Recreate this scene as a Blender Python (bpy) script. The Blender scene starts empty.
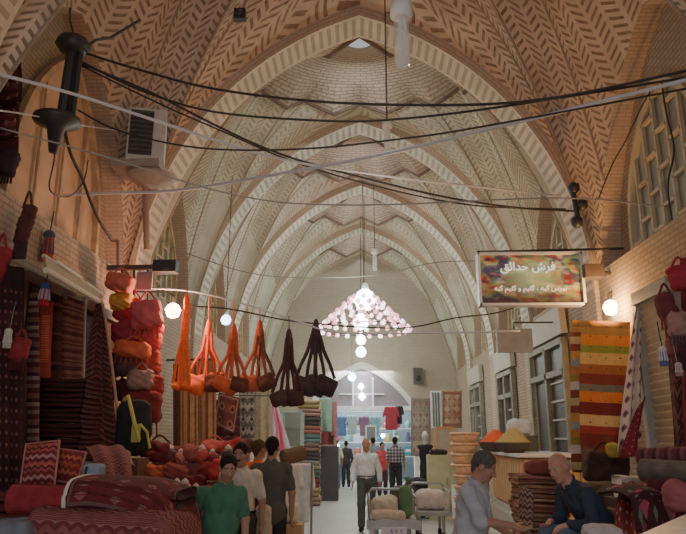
import bpy, math, random
import numpy as np
from mathutils import Vector, Matrix
rnd = random.Random(7)
COL = bpy.context.scene.collection
PI = math.pi
sin, cos = math.sin, math.cos

# ------------------------------------------------------------------ camera geometry
F = 667.0
PITCH = math.atan(170 / 667)
YAW = math.atan(19 / 667 * cos(PITCH))
CAM = Vector((0, 0, 1.75))
fwd = Vector((-sin(YAW) * cos(PITCH), cos(YAW) * cos(PITCH), sin(PITCH)))
rgt = Vector((cos(YAW), sin(YAW), 0))
upv = rgt.cross(fwd)

def ray(px, py):
    return fwd + rgt * ((px - 343) / F) - upv * ((py - 267) / F)
def at(px, py, Y):
    d = ray(px, py); return CAM + d * (Y / d.y)
def atx(px, py, X):
    d = ray(px, py); return CAM + d * (X / d.x)
def atz(px, py, Z):
    d = ray(px, py); return CAM + d * ((Z - CAM.z) / d.z)

cam_d = bpy.data.cameras.new('camera'); cam = bpy.data.objects.new('camera', cam_d); COL.objects.link(cam)
cam_d.sensor_width = 36; cam_d.lens = F / 686 * 36; cam_d.clip_start = .05; cam_d.clip_end = 200
cam.matrix_world = Matrix(((rgt.x, upv.x, -fwd.x, CAM.x), (rgt.y, upv.y, -fwd.y, CAM.y), (rgt.z, upv.z, -fwd.z, CAM.z), (0, 0, 0, 1)))
bpy.context.scene.camera = cam

# ------------------------------------------------------------------ materials
class NT:
    def __init__(s, name):
        s.m = bpy.data.materials.new(name); s.m.use_nodes = True
        s.t = s.m.node_tree; s.b = s.t.nodes['Principled BSDF']
        s._uv = None
    def n(s, typ, **kw):
        nd = s.t.nodes.new(typ)
        for k, v in kw.items(): setattr(nd, k, v)
        return nd
    def link(s, a, b): s.t.links.new(a, b)
    def put(s, v, sock):
        if hasattr(v, 'is_output'): s.link(v, sock)
        elif isinstance(v, (tuple, list)): sock.default_value = tuple(v) + ((1,) if len(v) == 3 and len(sock.default_value) == 4 else ())
        else: sock.default_value = v
    def math(s, op, a, b=0.0, c=None):
        nd = s.n('ShaderNodeMath', operation=op); s.put(a, nd.inputs[0]); s.put(b, nd.inputs[1])
        if c is not None: s.put(c, nd.inputs[2])
        return nd.outputs[0]
    def mix(s, f, a, b):
        nd = s.n('ShaderNodeMix', data_type='RGBA'); s.put(f, nd.inputs[0]); s.put(a, nd.inputs[6]); s.put(b, nd.inputs[7]); return nd.outputs[2]
    def uv(s):
        if not s._uv:
            tc = s.n('ShaderNodeTexCoord'); sp = s.n('ShaderNodeSeparateXYZ'); s.link(tc.outputs['UV'], sp.inputs[0])
            s._uv = (sp.outputs[0], sp.outputs[1], tc.outputs['UV'], tc.outputs['Object'])
        return s._uv
    def noise(s, scale, vec=None, detail=3):
        nd = s.n('ShaderNodeTexNoise'); nd.inputs['Scale'].default_value = scale; nd.inputs['Detail'].default_value = detail
        s.link(vec or s.uv()[3], nd.inputs['Vector']); return nd.outputs[0]
    def ramp(s, f, stops, interp='CONSTANT'):
        nd = s.n('ShaderNodeValToRGB'); cr = nd.color_ramp; cr.interpolation = interp
        while len(cr.elements) < len(stops): cr.elements.new(.5)
        for e, (p, c) in zip(cr.elements, stops): e.position = p; e.color = tuple(c) + (1,)
        s.put(f, nd.inputs[0]); return nd.outputs[0]
    def bump(s, h, strength=.4, dist=.02):
        nd = s.n('ShaderNodeBump'); nd.inputs['Strength'].default_value = strength; nd.inputs['Distance'].default_value = dist
        s.put(h, nd.inputs['Height']); s.link(nd.outputs[0], s.b.inputs['Normal'])
    def fin(s, col, rough=.8, spec=.2, metal=0):
        s.put(col, s.b.inputs['Base Color']); s.b.inputs['Roughness'].default_value = rough
        s.b.inputs['Specular IOR Level'].default_value = spec; s.b.inputs['Metallic'].default_value = metal
        return s.m
    def tri(s, x):   # triangle wave 0..1, period 1
        return s.math('ABSOLUTE', s.math('SUBTRACT', s.math('MULTIPLY', s.math('FRACT', x), 2), 1))

_mc = {}
def plain(name, col, rough=.75, spec=.25, var=.25, scale=6, metal=0, bump=0):
    if name in _mc: return _mc[name]
    t = NT(name); nz = t.noise(scale)
    a = tuple(max(0, c * (1 - var)) for c in col); b = tuple(min(1, c * (1 + var)) for c in col)
    c = t.ramp(nz, [(.3, a), (.7, b)], 'LINEAR')
    if bump: t.bump(t.noise(scale * 6), bump, .01)
    _mc[name] = t.fin(c, rough, spec, metal); return _mc[name]
def cloth(name, col, var=.3, scale=9):
    if name in _mc: return _mc[name]
    t = NT(name); nz = t.noise(scale)
    c = t.ramp(nz, [(.3, tuple(x * (1 - var) for x in col)), (.7, tuple(min(1, x * (1 + var)) for x in col))], 'LINEAR')
    t.bump(t.noise(scale * 12), .35, .006)
    _mc[name] = t.fin(c, .9, .1); return _mc[name]
def glow(name, col, strength):
    if name in _mc: return _mc[name]
    t = NT(name); t.fin(col, .5); t.put(col, t.b.inputs['Emission Color']); t.b.inputs['Emission Strength'].default_value = strength
    _mc[name] = t.m; return t.m
def glass(name, col=(.8, .85, .85), rough=.05, alpha=.35):
    if name in _mc: return _mc[name]
    t = NT(name); t.fin(col, rough, .5); t.b.inputs['Alpha'].default_value = alpha
    _mc[name] = t.m; return t.m
def brick(name, c1, c2, mortar, bw=.22, bh=.065, ms=.012, rough=.85):
    t = NT(name); nd = t.n('ShaderNodeTexBrick'); t.link(t.uv()[2], nd.inputs['Vector'])
    nd.inputs['Scale'].default_value = 1; nd.inputs['Brick Width'].default_value = bw; nd.inputs['Row Height'].default_value = bh
    nd.inputs['Mortar Size'].default_value = ms; nd.inputs['Color1'].default_value = c1 + (1,); nd.inputs['Color2'].default_value = c2 + (1,)
    nd.inputs['Mortar'].default_value = mortar + (1,); nd.inputs['Mortar Smooth'].default_value = .3
    nz = t.noise(1.3); c = t.mix(t.math('MULTIPLY', nz, .5), nd.outputs[0], tuple(x * .55 for x in c1))
    t.bump(nd.outputs[1], -.5, .02)
    return t.fin(c, rough, .15)
def chevron(name, light, dark, period=.42, step=.13, amp=.17, duty=.42, gap=.12):
    """herringbone brickwork: slanted dark recesses between light bricks"""
    t = NT(name); u, v, uv, ob = t.uv()
    cu = t.math('DIVIDE', u, period); tr = t.tri(cu)
    st = t.math('FRACT', t.math('DIVIDE', t.math('ADD', v, t.math('MULTIPLY', tr, amp)), step))
    m1 = t.math('LESS_THAN', st, duty)
    m2 = t.math('MULTIPLY', t.math('GREATER_THAN', tr, gap), t.math('LESS_THAN', tr, 1 - gap))
    m = t.math('MULTIPLY', m1, m2)
    nz = t.noise(1.6); nz2 = t.noise(9)
    l = t.ramp(nz, [(.3, tuple(c * .72 for c in light)), (.7, tuple(min(1, c * 1.12) for c in light))], 'LINEAR')
    c = t.mix(t.math('MULTIPLY', m, t.math('ADD', .45, t.math('MULTIPLY', nz2, .8))), l, dark)
    t.bump(t.math('SUBTRACT', 1, m), .5, .03)
    return t.fin(c, .9, .1)
def bandmat(name, light, dark, step=.12, duty=.45):
    t = NT(name); u, v, uv, ob = t.uv()
    st = t.math('LESS_THAN', t.math('FRACT', t.math('DIVIDE', u, step)), duty)
    ed = t.math('MULTIPLY', st, t.math('MULTIPLY', t.math('GREATER_THAN', v, .05), t.math('LESS_THAN', v, .45)))
    nz = t.noise(2.0)
    l = t.ramp(nz, [(.3, tuple(c * .8 for c in light)), (.7, tuple(min(1, c * 1.1) for c in light))], 'LINEAR')
    t.bump(t.math('SUBTRACT', 1, ed), .5, .02)
    return t.fin(t.mix(t.math('MULTIPLY', ed, .62), l, dark), .9, .1)
def kilim(name, stops, rep=1, zig=None, motif=None, border=None, uband=None, nz=.35, axis='v', fleck=None):
    """woven rug: bands along one axis, optional zigzag edges, diamond motifs, border, flecks; UV 0..1 across the rug"""
    if name in _mc: return _mc[name]
    t = NT(name); u, v, uv, ob = t.uv()
    a, b = (v, u) if axis == 'v' else (u, v)
    x = t.math('MULTIPLY', a, rep)
    if zig: x = t.math('ADD', x, t.math('MULTIPLY', t.tri(t.math('MULTIPLY', b, zig[0])), zig[1]))
    c = t.ramp(t.math('FRACT', x), stops)
    for (nu, nv, thr, mc) in (motif or []):
        d = t.math('ADD', t.tri(t.math('MULTIPLY', u, nu)), t.tri(t.math('MULTIPLY', v, nv)))
        c = t.mix(t.math('LESS_THAN', d, thr), c, mc)
    if fleck:
        vo = t.n('ShaderNodeTexVoronoi'); vo.inputs['Scale'].default_value = fleck[0]; t.link(uv, vo.inputs['Vector'])
        c = t.mix(t.math('LESS_THAN', vo.outputs[0], fleck[1]), c, fleck[2])
    if border:
        for bw, bc in border:
            du = t.math('MINIMUM', u, t.math('SUBTRACT', 1, u)); dv = t.math('MINIMUM', v, t.math('SUBTRACT', 1, v))
            c = t.mix(t.math('LESS_THAN', t.math('MINIMUM', du, dv), bw), c, bc)
    n1 = t.noise(14); c2 = t.mix(t.math('MULTIPLY', n1, nz * 2), c, (.02, .012, .012))
    t.bump(t.noise(90), .3, .006)
    _mc[name] = t.fin(c2, .95, .08); return _mc[name]

# ------------------------------------------------------------------ mesh building
class MB:
    def __init__(s): s.v = []; s.f = []; s.uv = []; s.mi = []
    def vert(s, p, uv=(0, 0)): s.v.append(tuple(p)); s.uv.append(uv); return len(s.v) - 1
    def face(s, idx, mi=0): s.f.append(tuple(idx)); s.mi.append(mi)
    def quad(s, a, b, c, d, uvs=None, mi=0):
        if uvs is None:
            w = (Vector(b) - Vector(a)).length; h = (Vector(d) - Vector(a)).length; uvs = ((0, 0), (w, 0), (w, h), (0, h))
        s.face([s.vert(p, u) for p, u in zip((a, b, c, d), uvs)], mi)
    def box(s, c, size, rz=0, M=None, mi=0, unit=False):
        hx, hy, hz = (x / 2 for x in size); c = Vector(c)
        Rm = M or Matrix.Rotation(rz, 3, 'Z')
        P = lambda x, y, z: c + Rm @ Vector((x * hx, y * hy, z * hz))
        for q, (w, h) in ((((-1, -1, -1), (1, -1, -1), (1, -1, 1), (-1, -1, 1)), (size[0], size[2])),
                          (((1, 1, -1), (-1, 1, -1), (-1, 1, 1), (1, 1, 1)), (size[0], size[2])),
                          (((1, -1, -1), (1, 1, -1), (1, 1, 1), (1, -1, 1)), (size[1], size[2])),
                          (((-1, 1, -1), (-1, -1, -1), (-1, -1, 1), (-1, 1, 1)), (size[1], size[2])),
                          (((-1, -1, 1), (1, -1, 1), (1, 1, 1), (-1, 1, 1)), (size[0], size[1])),
                          (((-1, 1, -1), (1, 1, -1), (1, -1, -1), (-1, -1, -1)), (size[0], size[1]))):
            if unit: w = h = 1
            s.quad(*[P(*k) for k in q], uvs=((0, 0), (w, 0), (w, h), (0, h)), mi=mi)
        return s
    def grid(s, fn, nu, nv, uvfn=None, closeu=False, mi=None, flip=False):
        base = len(s.v); cu = nu if closeu else nu + 1
        for j in range(nv + 1):
            for i in range(cu):
                u, v = i / nu, j / nv; s.vert(fn(u, v), uvfn(u, v) if uvfn else (u, v))
        for j in range(nv):
            for i in range(nu):
                a = base + j * cu + i; b = base + j * cu + (i + 1) % cu
                q = (a, b, b + cu, a + cu)
                s.face(q[::-1] if flip else q, mi(i / nu, j / nv) if callable(mi) else (mi or 0))
        return s
    def tube(s, pts, r, seg=8, cap=True, mi=0):
        pts = [Vector(p) for p in pts]; n = len(pts)
        rr = r if isinstance(r, (list, tuple)) else [r] * n
        T = [(pts[min(i + 1, n - 1)] - pts[max(i - 1, 0)]).normalized() for i in range(n)]
        x = T[0].orthogonal().normalized(); base = len(s.v); L = 0
        for i in range(n):
            x = (x - T[i] * x.dot(T[i])).normalized(); y = T[i].cross(x)
            if i: L += (pts[i] - pts[i - 1]).length
            for k in range(seg):
                a = 2 * PI * k / seg; s.vert(pts[i] + (x * cos(a) + y * sin(a)) * rr[i], (k / seg, L))
        for i in range(n - 1):
            for k in range(seg):
                a = base + i * seg + k; b = base + i * seg + (k + 1) % seg; s.face((a, b, b + seg, a + seg), mi)
        if cap:
            s.face([base + k for k in range(seg)][::-1], mi); s.face([base + (n - 1) * seg + k for k in range(seg)], mi)
        return s
    def lathe(s, prof, c=(0, 0, 0), seg=20, M=None, mi=0, cap=True):
        c = Vector(c); base = len(s.v); n = len(prof)
        for i, (r, z) in enumerate(prof):
            for k in range(seg):
                a = 2 * PI * k / seg; p = Vector((r * cos(a), r * sin(a), z)); s.vert(c + (M @ p if M else p), (k / seg, i / max(1, n - 1)))
        for i in range(n - 1):
            for k in range(seg):
                a = base + i * seg + k; b = base + i * seg + (k + 1) % seg; s.face((a, b, b + seg, a + seg), mi)
        if cap:
            if prof[0][0] > 1e-4: s.face([base + k for k in range(seg)][::-1], mi)
            if prof[-1][0] > 1e-4: s.face([base + (n - 1) * seg + k for k in range(seg)], mi)
        return s
    def ball(s, c, r, seg=10, rings=6, mi=0):
        r = r if isinstance(r, (tuple, list)) else (r, r, r); c = Vector(c)
        return s.grid(lambda u, v: c + Vector((r[0] * cos(2 * PI * u) * sin(PI * v), r[1] * sin(2 * PI * u) * sin(PI * v), -r[2] * cos(PI * v))), seg, rings, closeu=True, mi=mi)
    def raw(s, V, Fq, mi=0):
        b = len(s.v)
        for p in V: s.vert(p, (0, 0))
        for q in Fq: s.face([b + int(i) for i in q], mi)
        return s

def build(name, mb, mats, parent=None, smooth=False, world=True, solid=0, bevel=0, loc=None):
    me = bpy.data.meshes.new(name)
    V = np.array(mb.v, dtype=float)
    off = Vector((0, 0, 0))
    if parent is not None and world: off = root_loc(parent)
    elif loc is not None: off = Vector(loc)
    V = V - np.array(off)
    me.from_pydata(V.tolist(), [], mb.f)
    ul = me.uv_layers.new(name='UVMap')
    li = np.zeros(len(me.loops), dtype=np.int32); me.loops.foreach_get('vertex_index', li)
    ul.data.foreach_set('uv', np.array(mb.uv, dtype=np.float32)[li].ravel())
    mats = mats if isinstance(mats, (list, tuple)) else [mats]
    for m in mats: me.materials.append(m)
    me.polygons.foreach_set('material_index', mb.mi)
    if smooth: me.polygons.foreach_set('use_smooth', [True] * len(me.polygons))
    me.update()
    o = bpy.data.objects.new(name, me); COL.objects.link(o)
    if parent is not None: o.parent = parent
    elif loc is not None: o.location = off
    if solid:
        md = o.modifiers.new('thickness', 'SOLIDIFY'); md.thickness = solid; md.offset = 0
    if bevel:
        md = o.modifiers.new('bevel', 'BEVEL'); md.width = bevel; md.segments = 2
    return o
def root_loc(p):
    l = Vector(p.location)
    while p.parent: p = p.parent; l += Vector(p.location)
    return l
def thing(name, label, cat, loc=(0, 0, 0), group=None, rz=0):
    o = bpy.data.objects.new(name, None); COL.objects.link(o); o.empty_display_size = .1
    o.location = loc; o.rotation_euler = (0, 0, rz); tag(o, label, cat, group); return o
def tag(o, label, cat, group=None, kind=None):
    if len(label.split()) > 16: print('LONGLABEL', len(label.split()), label)
    o['label'] = label; o['category'] = cat
    if group: o['group'] = group
    if kind: o['kind'] = kind
    return o
def single(name, label, cat, mb, mats, group=None, **kw):
    V = np.array(mb.v); c = V.mean(0); c[2] = V[:, 2].min()
    return tag(build(name, mb, mats, loc=Vector(c), **kw), label, cat, group)
def struct(name, mb, mats, parent=None, **kw):
    o = build(name, mb, mats, parent, **kw)
    if parent is None: o['kind'] = 'structure'
    return o
def base_of(*mbs):
    V = np.concatenate([np.array(m.v) for m in mbs]); c = V.mean(0); c[2] = V[:, 2].min(); return Vector(c)
def dup(root, loc, rz=None, label=None, group=None):
    r = root.copy(); COL.objects.link(r); r.location = loc
    if rz is not None: r.rotation_euler = (0, 0, rz)
    if label: r['label'] = label
    if group: r['group'] = group
    for ch in list(root.children):
        c = ch.copy(); COL.objects.link(c); c.parent = r
        for g in list(ch.children):
            d = g.copy(); COL.objects.link(d); d.parent = c
    return r

# ------------------------------------------------------------------ implicit surfaces (bodies, garments, sacks)
def sdf_mesh(prims, k=.03, vox=.012, fold=None):
    """prims: ('c',a,b,ra,rb[,k]) tapered limb, ('e',centre,radii[,R3[,k]]) ellipsoid, ('x',centre,radii[,R3]) carved ellipsoid, ('b',centre,half,R3,round) box"""
    lo = np.full(3, 1e9); hi = np.full(3, -1e9); bb = []
    for p in prims:
        if p[0] == 'c':
            a, b = np.array(p[1]), np.array(p[2]); r = max(p[3], p[4]); l, h = np.minimum(a, b) - r, np.maximum(a, b) + r
        else:
            c = np.array(p[1]); r = max(p[2]) * (1.8 if p[0] == 'b' else 1.0); l, h = c - r, c + r
        bb.append((l, h))
        if p[0] != 'x': lo = np.minimum(lo, l); hi = np.maximum(hi, h)
    pad = k + 3 * vox; lo -= pad; hi += pad
    n = np.ceil((hi - lo) / vox).astype(int) + 1
    ax = [lo[i] + vox * np.arange(n[i]) for i in range(3)]
    D = np.full(tuple(n), 9.0, dtype=np.float32)
    for p, (l, h) in zip(prims, bb):
        i0 = np.maximum(((l - pad - lo) / vox).astype(int), 0); i1 = np.minimum(((h + pad - lo) / vox).astype(int) + 2, n)
        X = ax[0][i0[0]:i1[0], None, None]; Y = ax[1][None, i0[1]:i1[1], None]; Z = ax[2][None, None, i0[2]:i1[2]]
        sl = (slice(i0[0], i1[0]), slice(i0[1], i1[1]), slice(i0[2], i1[2]))
        if min(D[sl].shape) == 0: continue
        kk = k
        if p[0] == 'c':
            a, b = np.array(p[1]), np.array(p[2]); ba = b - a; L2 = max(ba @ ba, 1e-9)
            hh = np.clip(((X - a[0]) * ba[0] + (Y - a[1]) * ba[1] + (Z - a[2]) * ba[2]) / L2, 0, 1)
            d = np.sqrt((X - a[0] - hh * ba[0]) ** 2 + (Y - a[1] - hh * ba[1]) ** 2 + (Z - a[2] - hh * ba[2]) ** 2) - (p[3] + (p[4] - p[3]) * hh)
            if len(p) > 5: kk = p[5]
        else:
            c = np.array(p[1]); Rm = np.array(p[3]) if len(p) > 3 and p[3] is not None else np.eye(3)
            q = [(X - c[0]) * Rm[0][i] + (Y - c[1]) * Rm[1][i] + (Z - c[2]) * Rm[2][i] for i in range(3)]
            if p[0] == 'b':
                rd = p[4]; e = [np.abs(q[i]) - (p[2][i] - rd) for i in range(3)]
                d = np.sqrt(sum(np.maximum(x, 0) ** 2 for x in e)) + np.minimum(np.maximum(np.maximum(e[0], e[1]), e[2]), 0) - rd
            else:
                k0 = np.sqrt(sum((q[i] / p[2][i]) ** 2 for i in range(3))); k1 = np.sqrt(sum((q[i] / p[2][i] ** 2) ** 2 for i in range(3))) + 1e-9
                d = k0 * (k0 - 1) / k1
                if len(p) > 4: kk = p[4]
        cur = D[sl]
        if p[0] == 'x':
            hh = np.clip(.5 - .5 * (cur + d) / .01, 0, 1); D[sl] = cur * (1 - hh) - d * hh + .01 * hh * (1 - hh)
        else:
            kk = max(kk, 1e-4); hh = np.clip(.5 + .5 * (d - cur) / kk, 0, 1); D[sl] = d * (1 - hh) * 0 + (d * hh * 0 + np.minimum(d, cur) - kk * np.maximum(1 - np.abs(d - cur) / kk, 0) ** 2 * .25)
    if fold is not None:
        D += fold(ax[0][:, None, None], ax[1][None, :, None], ax[2][None, None, :]).astype(np.float32)
    return surfnet(D, lo, vox)
def surfnet(D, lo, vox):
    S = D < 0; nx, ny, nz = (i - 1 for i in D.shape)
    cr = [(i, j, k) for i in (0, 1) for j in (0, 1) for k in (0, 1)]
    cs = sum(S[i:i + nx, j:j + ny, k:k + nz].astype(np.int8) for i, j, k in cr)
    idx = np.argwhere((cs > 0) & (cs < 8))
    acc = np.zeros((len(idx), 3)); cnt = np.zeros(len(idx))
    for a in cr:
        for d in range(3):
            if a[d] == 0:
                b = list(a); b[d] = 1
                da = D[idx[:, 0] + a[0], idx[:, 1] + a[1], idx[:, 2] + a[2]]; db = D[idx[:, 0] + b[0], idx[:, 1] + b[1], idx[:, 2] + b[2]]
                m = (da < 0) != (db < 0); t = np.where(m, da / np.where(m, da - db, 1), 0)
                pt = np.array(a, float)[None].repeat(len(idx), 0); pt[:, d] = t
                acc += pt * m[:, None]; cnt += m
    V = lo + vox * (idx + acc / cnt[:, None])
    mp = np.full((nx, ny, nz), -1, dtype=np.int64); mp[idx[:, 0], idx[:, 1], idx[:, 2]] = np.arange(len(idx))
    faces = []
    for d in range(3):
        e1, e2 = [(1, 2), (2, 0), (0, 1)][d]
        sh = [slice(None)] * 3; sh2 = [slice(None)] * 3; sh[d] = slice(0, -1); sh2[d] = slice(1, None)
        A = S[tuple(sh)]; B = S[tuple(sh2)]; w = np.argwhere(A != B)
        w = w[(w[:, e1] > 0) & (w[:, e2] > 0) & (w[:, e1] < (nx, ny, nz)[e1]) & (w[:, e2] < (nx, ny, nz)[e2]) & (w[:, d] < (nx, ny, nz)[d])]
        def g(o1, o2):
            q = w.copy(); q[:, e1] -= o1; q[:, e2] -= o2; return mp[q[:, 0], q[:, 1], q[:, 2]]
        Q = np.stack([g(1, 1), g(0, 1), g(0, 0), g(1, 0)], 1)
        fl = A[w[:, 0], w[:, 1], w[:, 2]]
        Q[~fl] = Q[~fl][:, ::-1]
        faces.append(Q)
    return V, np.concatenate(faces)
def sdf_build(name, prims, mat, parent=None, k=.03, vox=.012, fold=None, loc=None, colfn=None, smooth_it=1):
    V, Q = sdf_mesh(prims, k, vox, fold)
    off = np.array(root_loc(parent)) if parent is not None else (np.array(loc) if loc is not None else np.zeros(3))
    me = bpy.data.meshes.new(name)
    me.vertices.add(len(V)); me.vertices.foreach_set('co', (V - off).astype(np.float32).ravel())
    me.loops.add(len(Q) * 4); me.loops.foreach_set('vertex_index', Q.ravel().astype(np.int32))
    me.polygons.add(len(Q)); me.polygons.foreach_set('loop_start', np.arange(0, len(Q) * 4, 4, dtype=np.int32))
    me.polygons.foreach_set('use_smooth', np.ones(len(Q), dtype=bool))
    me.update(calc_edges=True)
    if colfn is not None:
        ca = me.color_attributes.new('Col', 'FLOAT_COLOR', 'POINT'); c = colfn(V)
        ca.data.foreach_set('color', np.concatenate([c, np.ones((len(c), 1))], 1).astype(np.float32).ravel())
    me.materials.append(mat)
    o = bpy.data.objects.new(name, me); COL.objects.link(o)
    if parent is not None: o.parent = parent
    elif loc is not None: o.location = loc
    return o
# ================================================================== the vaulted bazaar hall
S = 1.33; W = 2.75 * S; ZS = 1.75 + 1.65 * S; HA = 1.75 + 5.42 * S; AT = .25 * S; WX = W + .16; WR = W + .45; XF = W + .07   # half span, springing, apex, half arch thickness, vault edge, recess wall
AY = [(8.0 + 3.1 * i) * S - (1.25 if i < 0 else 0) for i in range(-3, 4)]                             # transverse arch centres
YFAR = 20.2 * S
def flat_arch(h, rise, n, zs):
    q = [(h * cos(PI / 2 * i / n), zs + rise * max(0, 1 - cos(PI / 2 * i / n) ** 1.35) ** .72) for i in range(n + 1)]
    q[-1] = (0, zs + rise); return q + [(-x, z) for x, z in q[-2::-1]]
def arch(h, rise, n, zs=ZS):
    c = (rise * rise - h * h) / (2 * h); r = h + c; out = []
    a1 = math.atan2(rise, c)
    for i in range(n + 1):
        a = a1 * i / n; out.append((-c + r * cos(a), zs + r * sin(a)))
    out[-1] = (0, zs + rise)
    return out + [(-x, z) for x, z in out[-2::-1]]          # from +h over the apex to -h
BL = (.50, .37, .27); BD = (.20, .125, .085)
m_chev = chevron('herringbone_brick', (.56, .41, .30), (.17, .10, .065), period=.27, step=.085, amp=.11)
m_chev2 = chevron('far_lit_herringbone_brick', (.62, .56, .43), (.34, .27, .18), period=.25, step=.075, amp=.1)  # same brick, with the far bays' greenish lamplight put into its colour
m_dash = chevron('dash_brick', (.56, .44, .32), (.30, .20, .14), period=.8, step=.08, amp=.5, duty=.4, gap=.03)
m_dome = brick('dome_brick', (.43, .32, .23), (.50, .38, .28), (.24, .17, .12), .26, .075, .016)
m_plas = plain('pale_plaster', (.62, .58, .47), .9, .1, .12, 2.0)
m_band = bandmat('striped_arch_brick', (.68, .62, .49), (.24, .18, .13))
m_bandn = bandmat('striped_arch_brick_warm_lit', (.62, .50, .38), (.22, .15, .11))  # same striped brick, the near bays' dim warm light put into its colour
m_face = brick('arch_face_brick', (.48, .33, .24), (.55, .40, .29), (.34, .25, .18), .2, .06)
m_wall = brick('wall_brick', (.36, .27, .19), (.44, .33, .235), (.24, .18, .135), .22, .07)
m_pil = brick('pilaster_brick', (.47, .36, .25), (.55, .43, .30), (.31, .24, .17), .22, .07)
m_rib = plain('dark_rib', (.27, .19, .14), .9, .1, .2)
m_floor = None
def floor_mat():
    t = NT('stone_paving'); nd = t.n('ShaderNodeTexBrick'); t.link(t.uv()[2], nd.inputs['Vector'])
    nd.inputs['Scale'].default_value = 1; nd.inputs['Brick Width'].default_value = .8; nd.inputs['Row Height'].default_value = .5
    nd.inputs['Mortar Size'].default_value = .008; nd.inputs['Color1'].default_value = (.44, .45, .43, 1); nd.inputs['Color2'].default_value = (.37, .38, .36, 1)
    nd.inputs['Mortar'].default_value = (.30, .30, .28, 1)
    return t.fin(t.mix(t.math('MULTIPLY', t.noise(2.5), .45), nd.outputs[0], (.30, .30, .28)), .45, .35)
m_floor = floor_mat()

fl = MB(); fl.quad((-6, -3, 0), (6, -3, 0), (6, 34, 0), (-6, 34, 0)); struct('floor', fl, m_floor)

# transverse arches: pilaster pair, ringed soffit and front faces
tn = 0
for yc in AY:
    tn += 1; mb = MB(); pr = arch(W, HA - ZS, 22); po = arch(WX, HA - ZS + .21, 22)
    L = [0]
    for i in range(1, len(pr)): L.append(L[-1] + math.hypot(pr[i][0] - pr[i - 1][0], pr[i][1] - pr[i - 1][1]))
    n = len(pr) - 1
    for i in range(n):
        a, b, oa, ob = pr[i], pr[i + 1], po[i], po[i + 1]
        y0, y1 = yc - AT, yc + AT
        mb.quad((a[0], y0, a[1]), (b[0], y0, b[1]), (b[0], y1, b[1]), (a[0], y1, a[1]), uvs=((L[i] / S, 0), (L[i + 1] / S, 0), (L[i + 1] / S, .5), (L[i] / S, .5)), mi=0)
        for y in (y0, y1):
            q = ((a[0], y, a[1]), (b[0], y, b[1]), (ob[0], y, ob[1]), (oa[0], y, oa[1]))
            uvq = ((L[i], 0), (L[i + 1], 0), (L[i + 1], .16), (L[i], .16))
            mb.quad(*(q if y == y0 else q[::-1]), uvs=uvq, mi=1)
    for s in (-1, 1):
        mb.box((s * (W + .24), yc, ZS / 2), (.48, 2 * AT, ZS), mi=2)
    struct('trim_%d' % tn, mb, [m_band if yc > 11 else m_bandn, m_face, m_pil])

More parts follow.
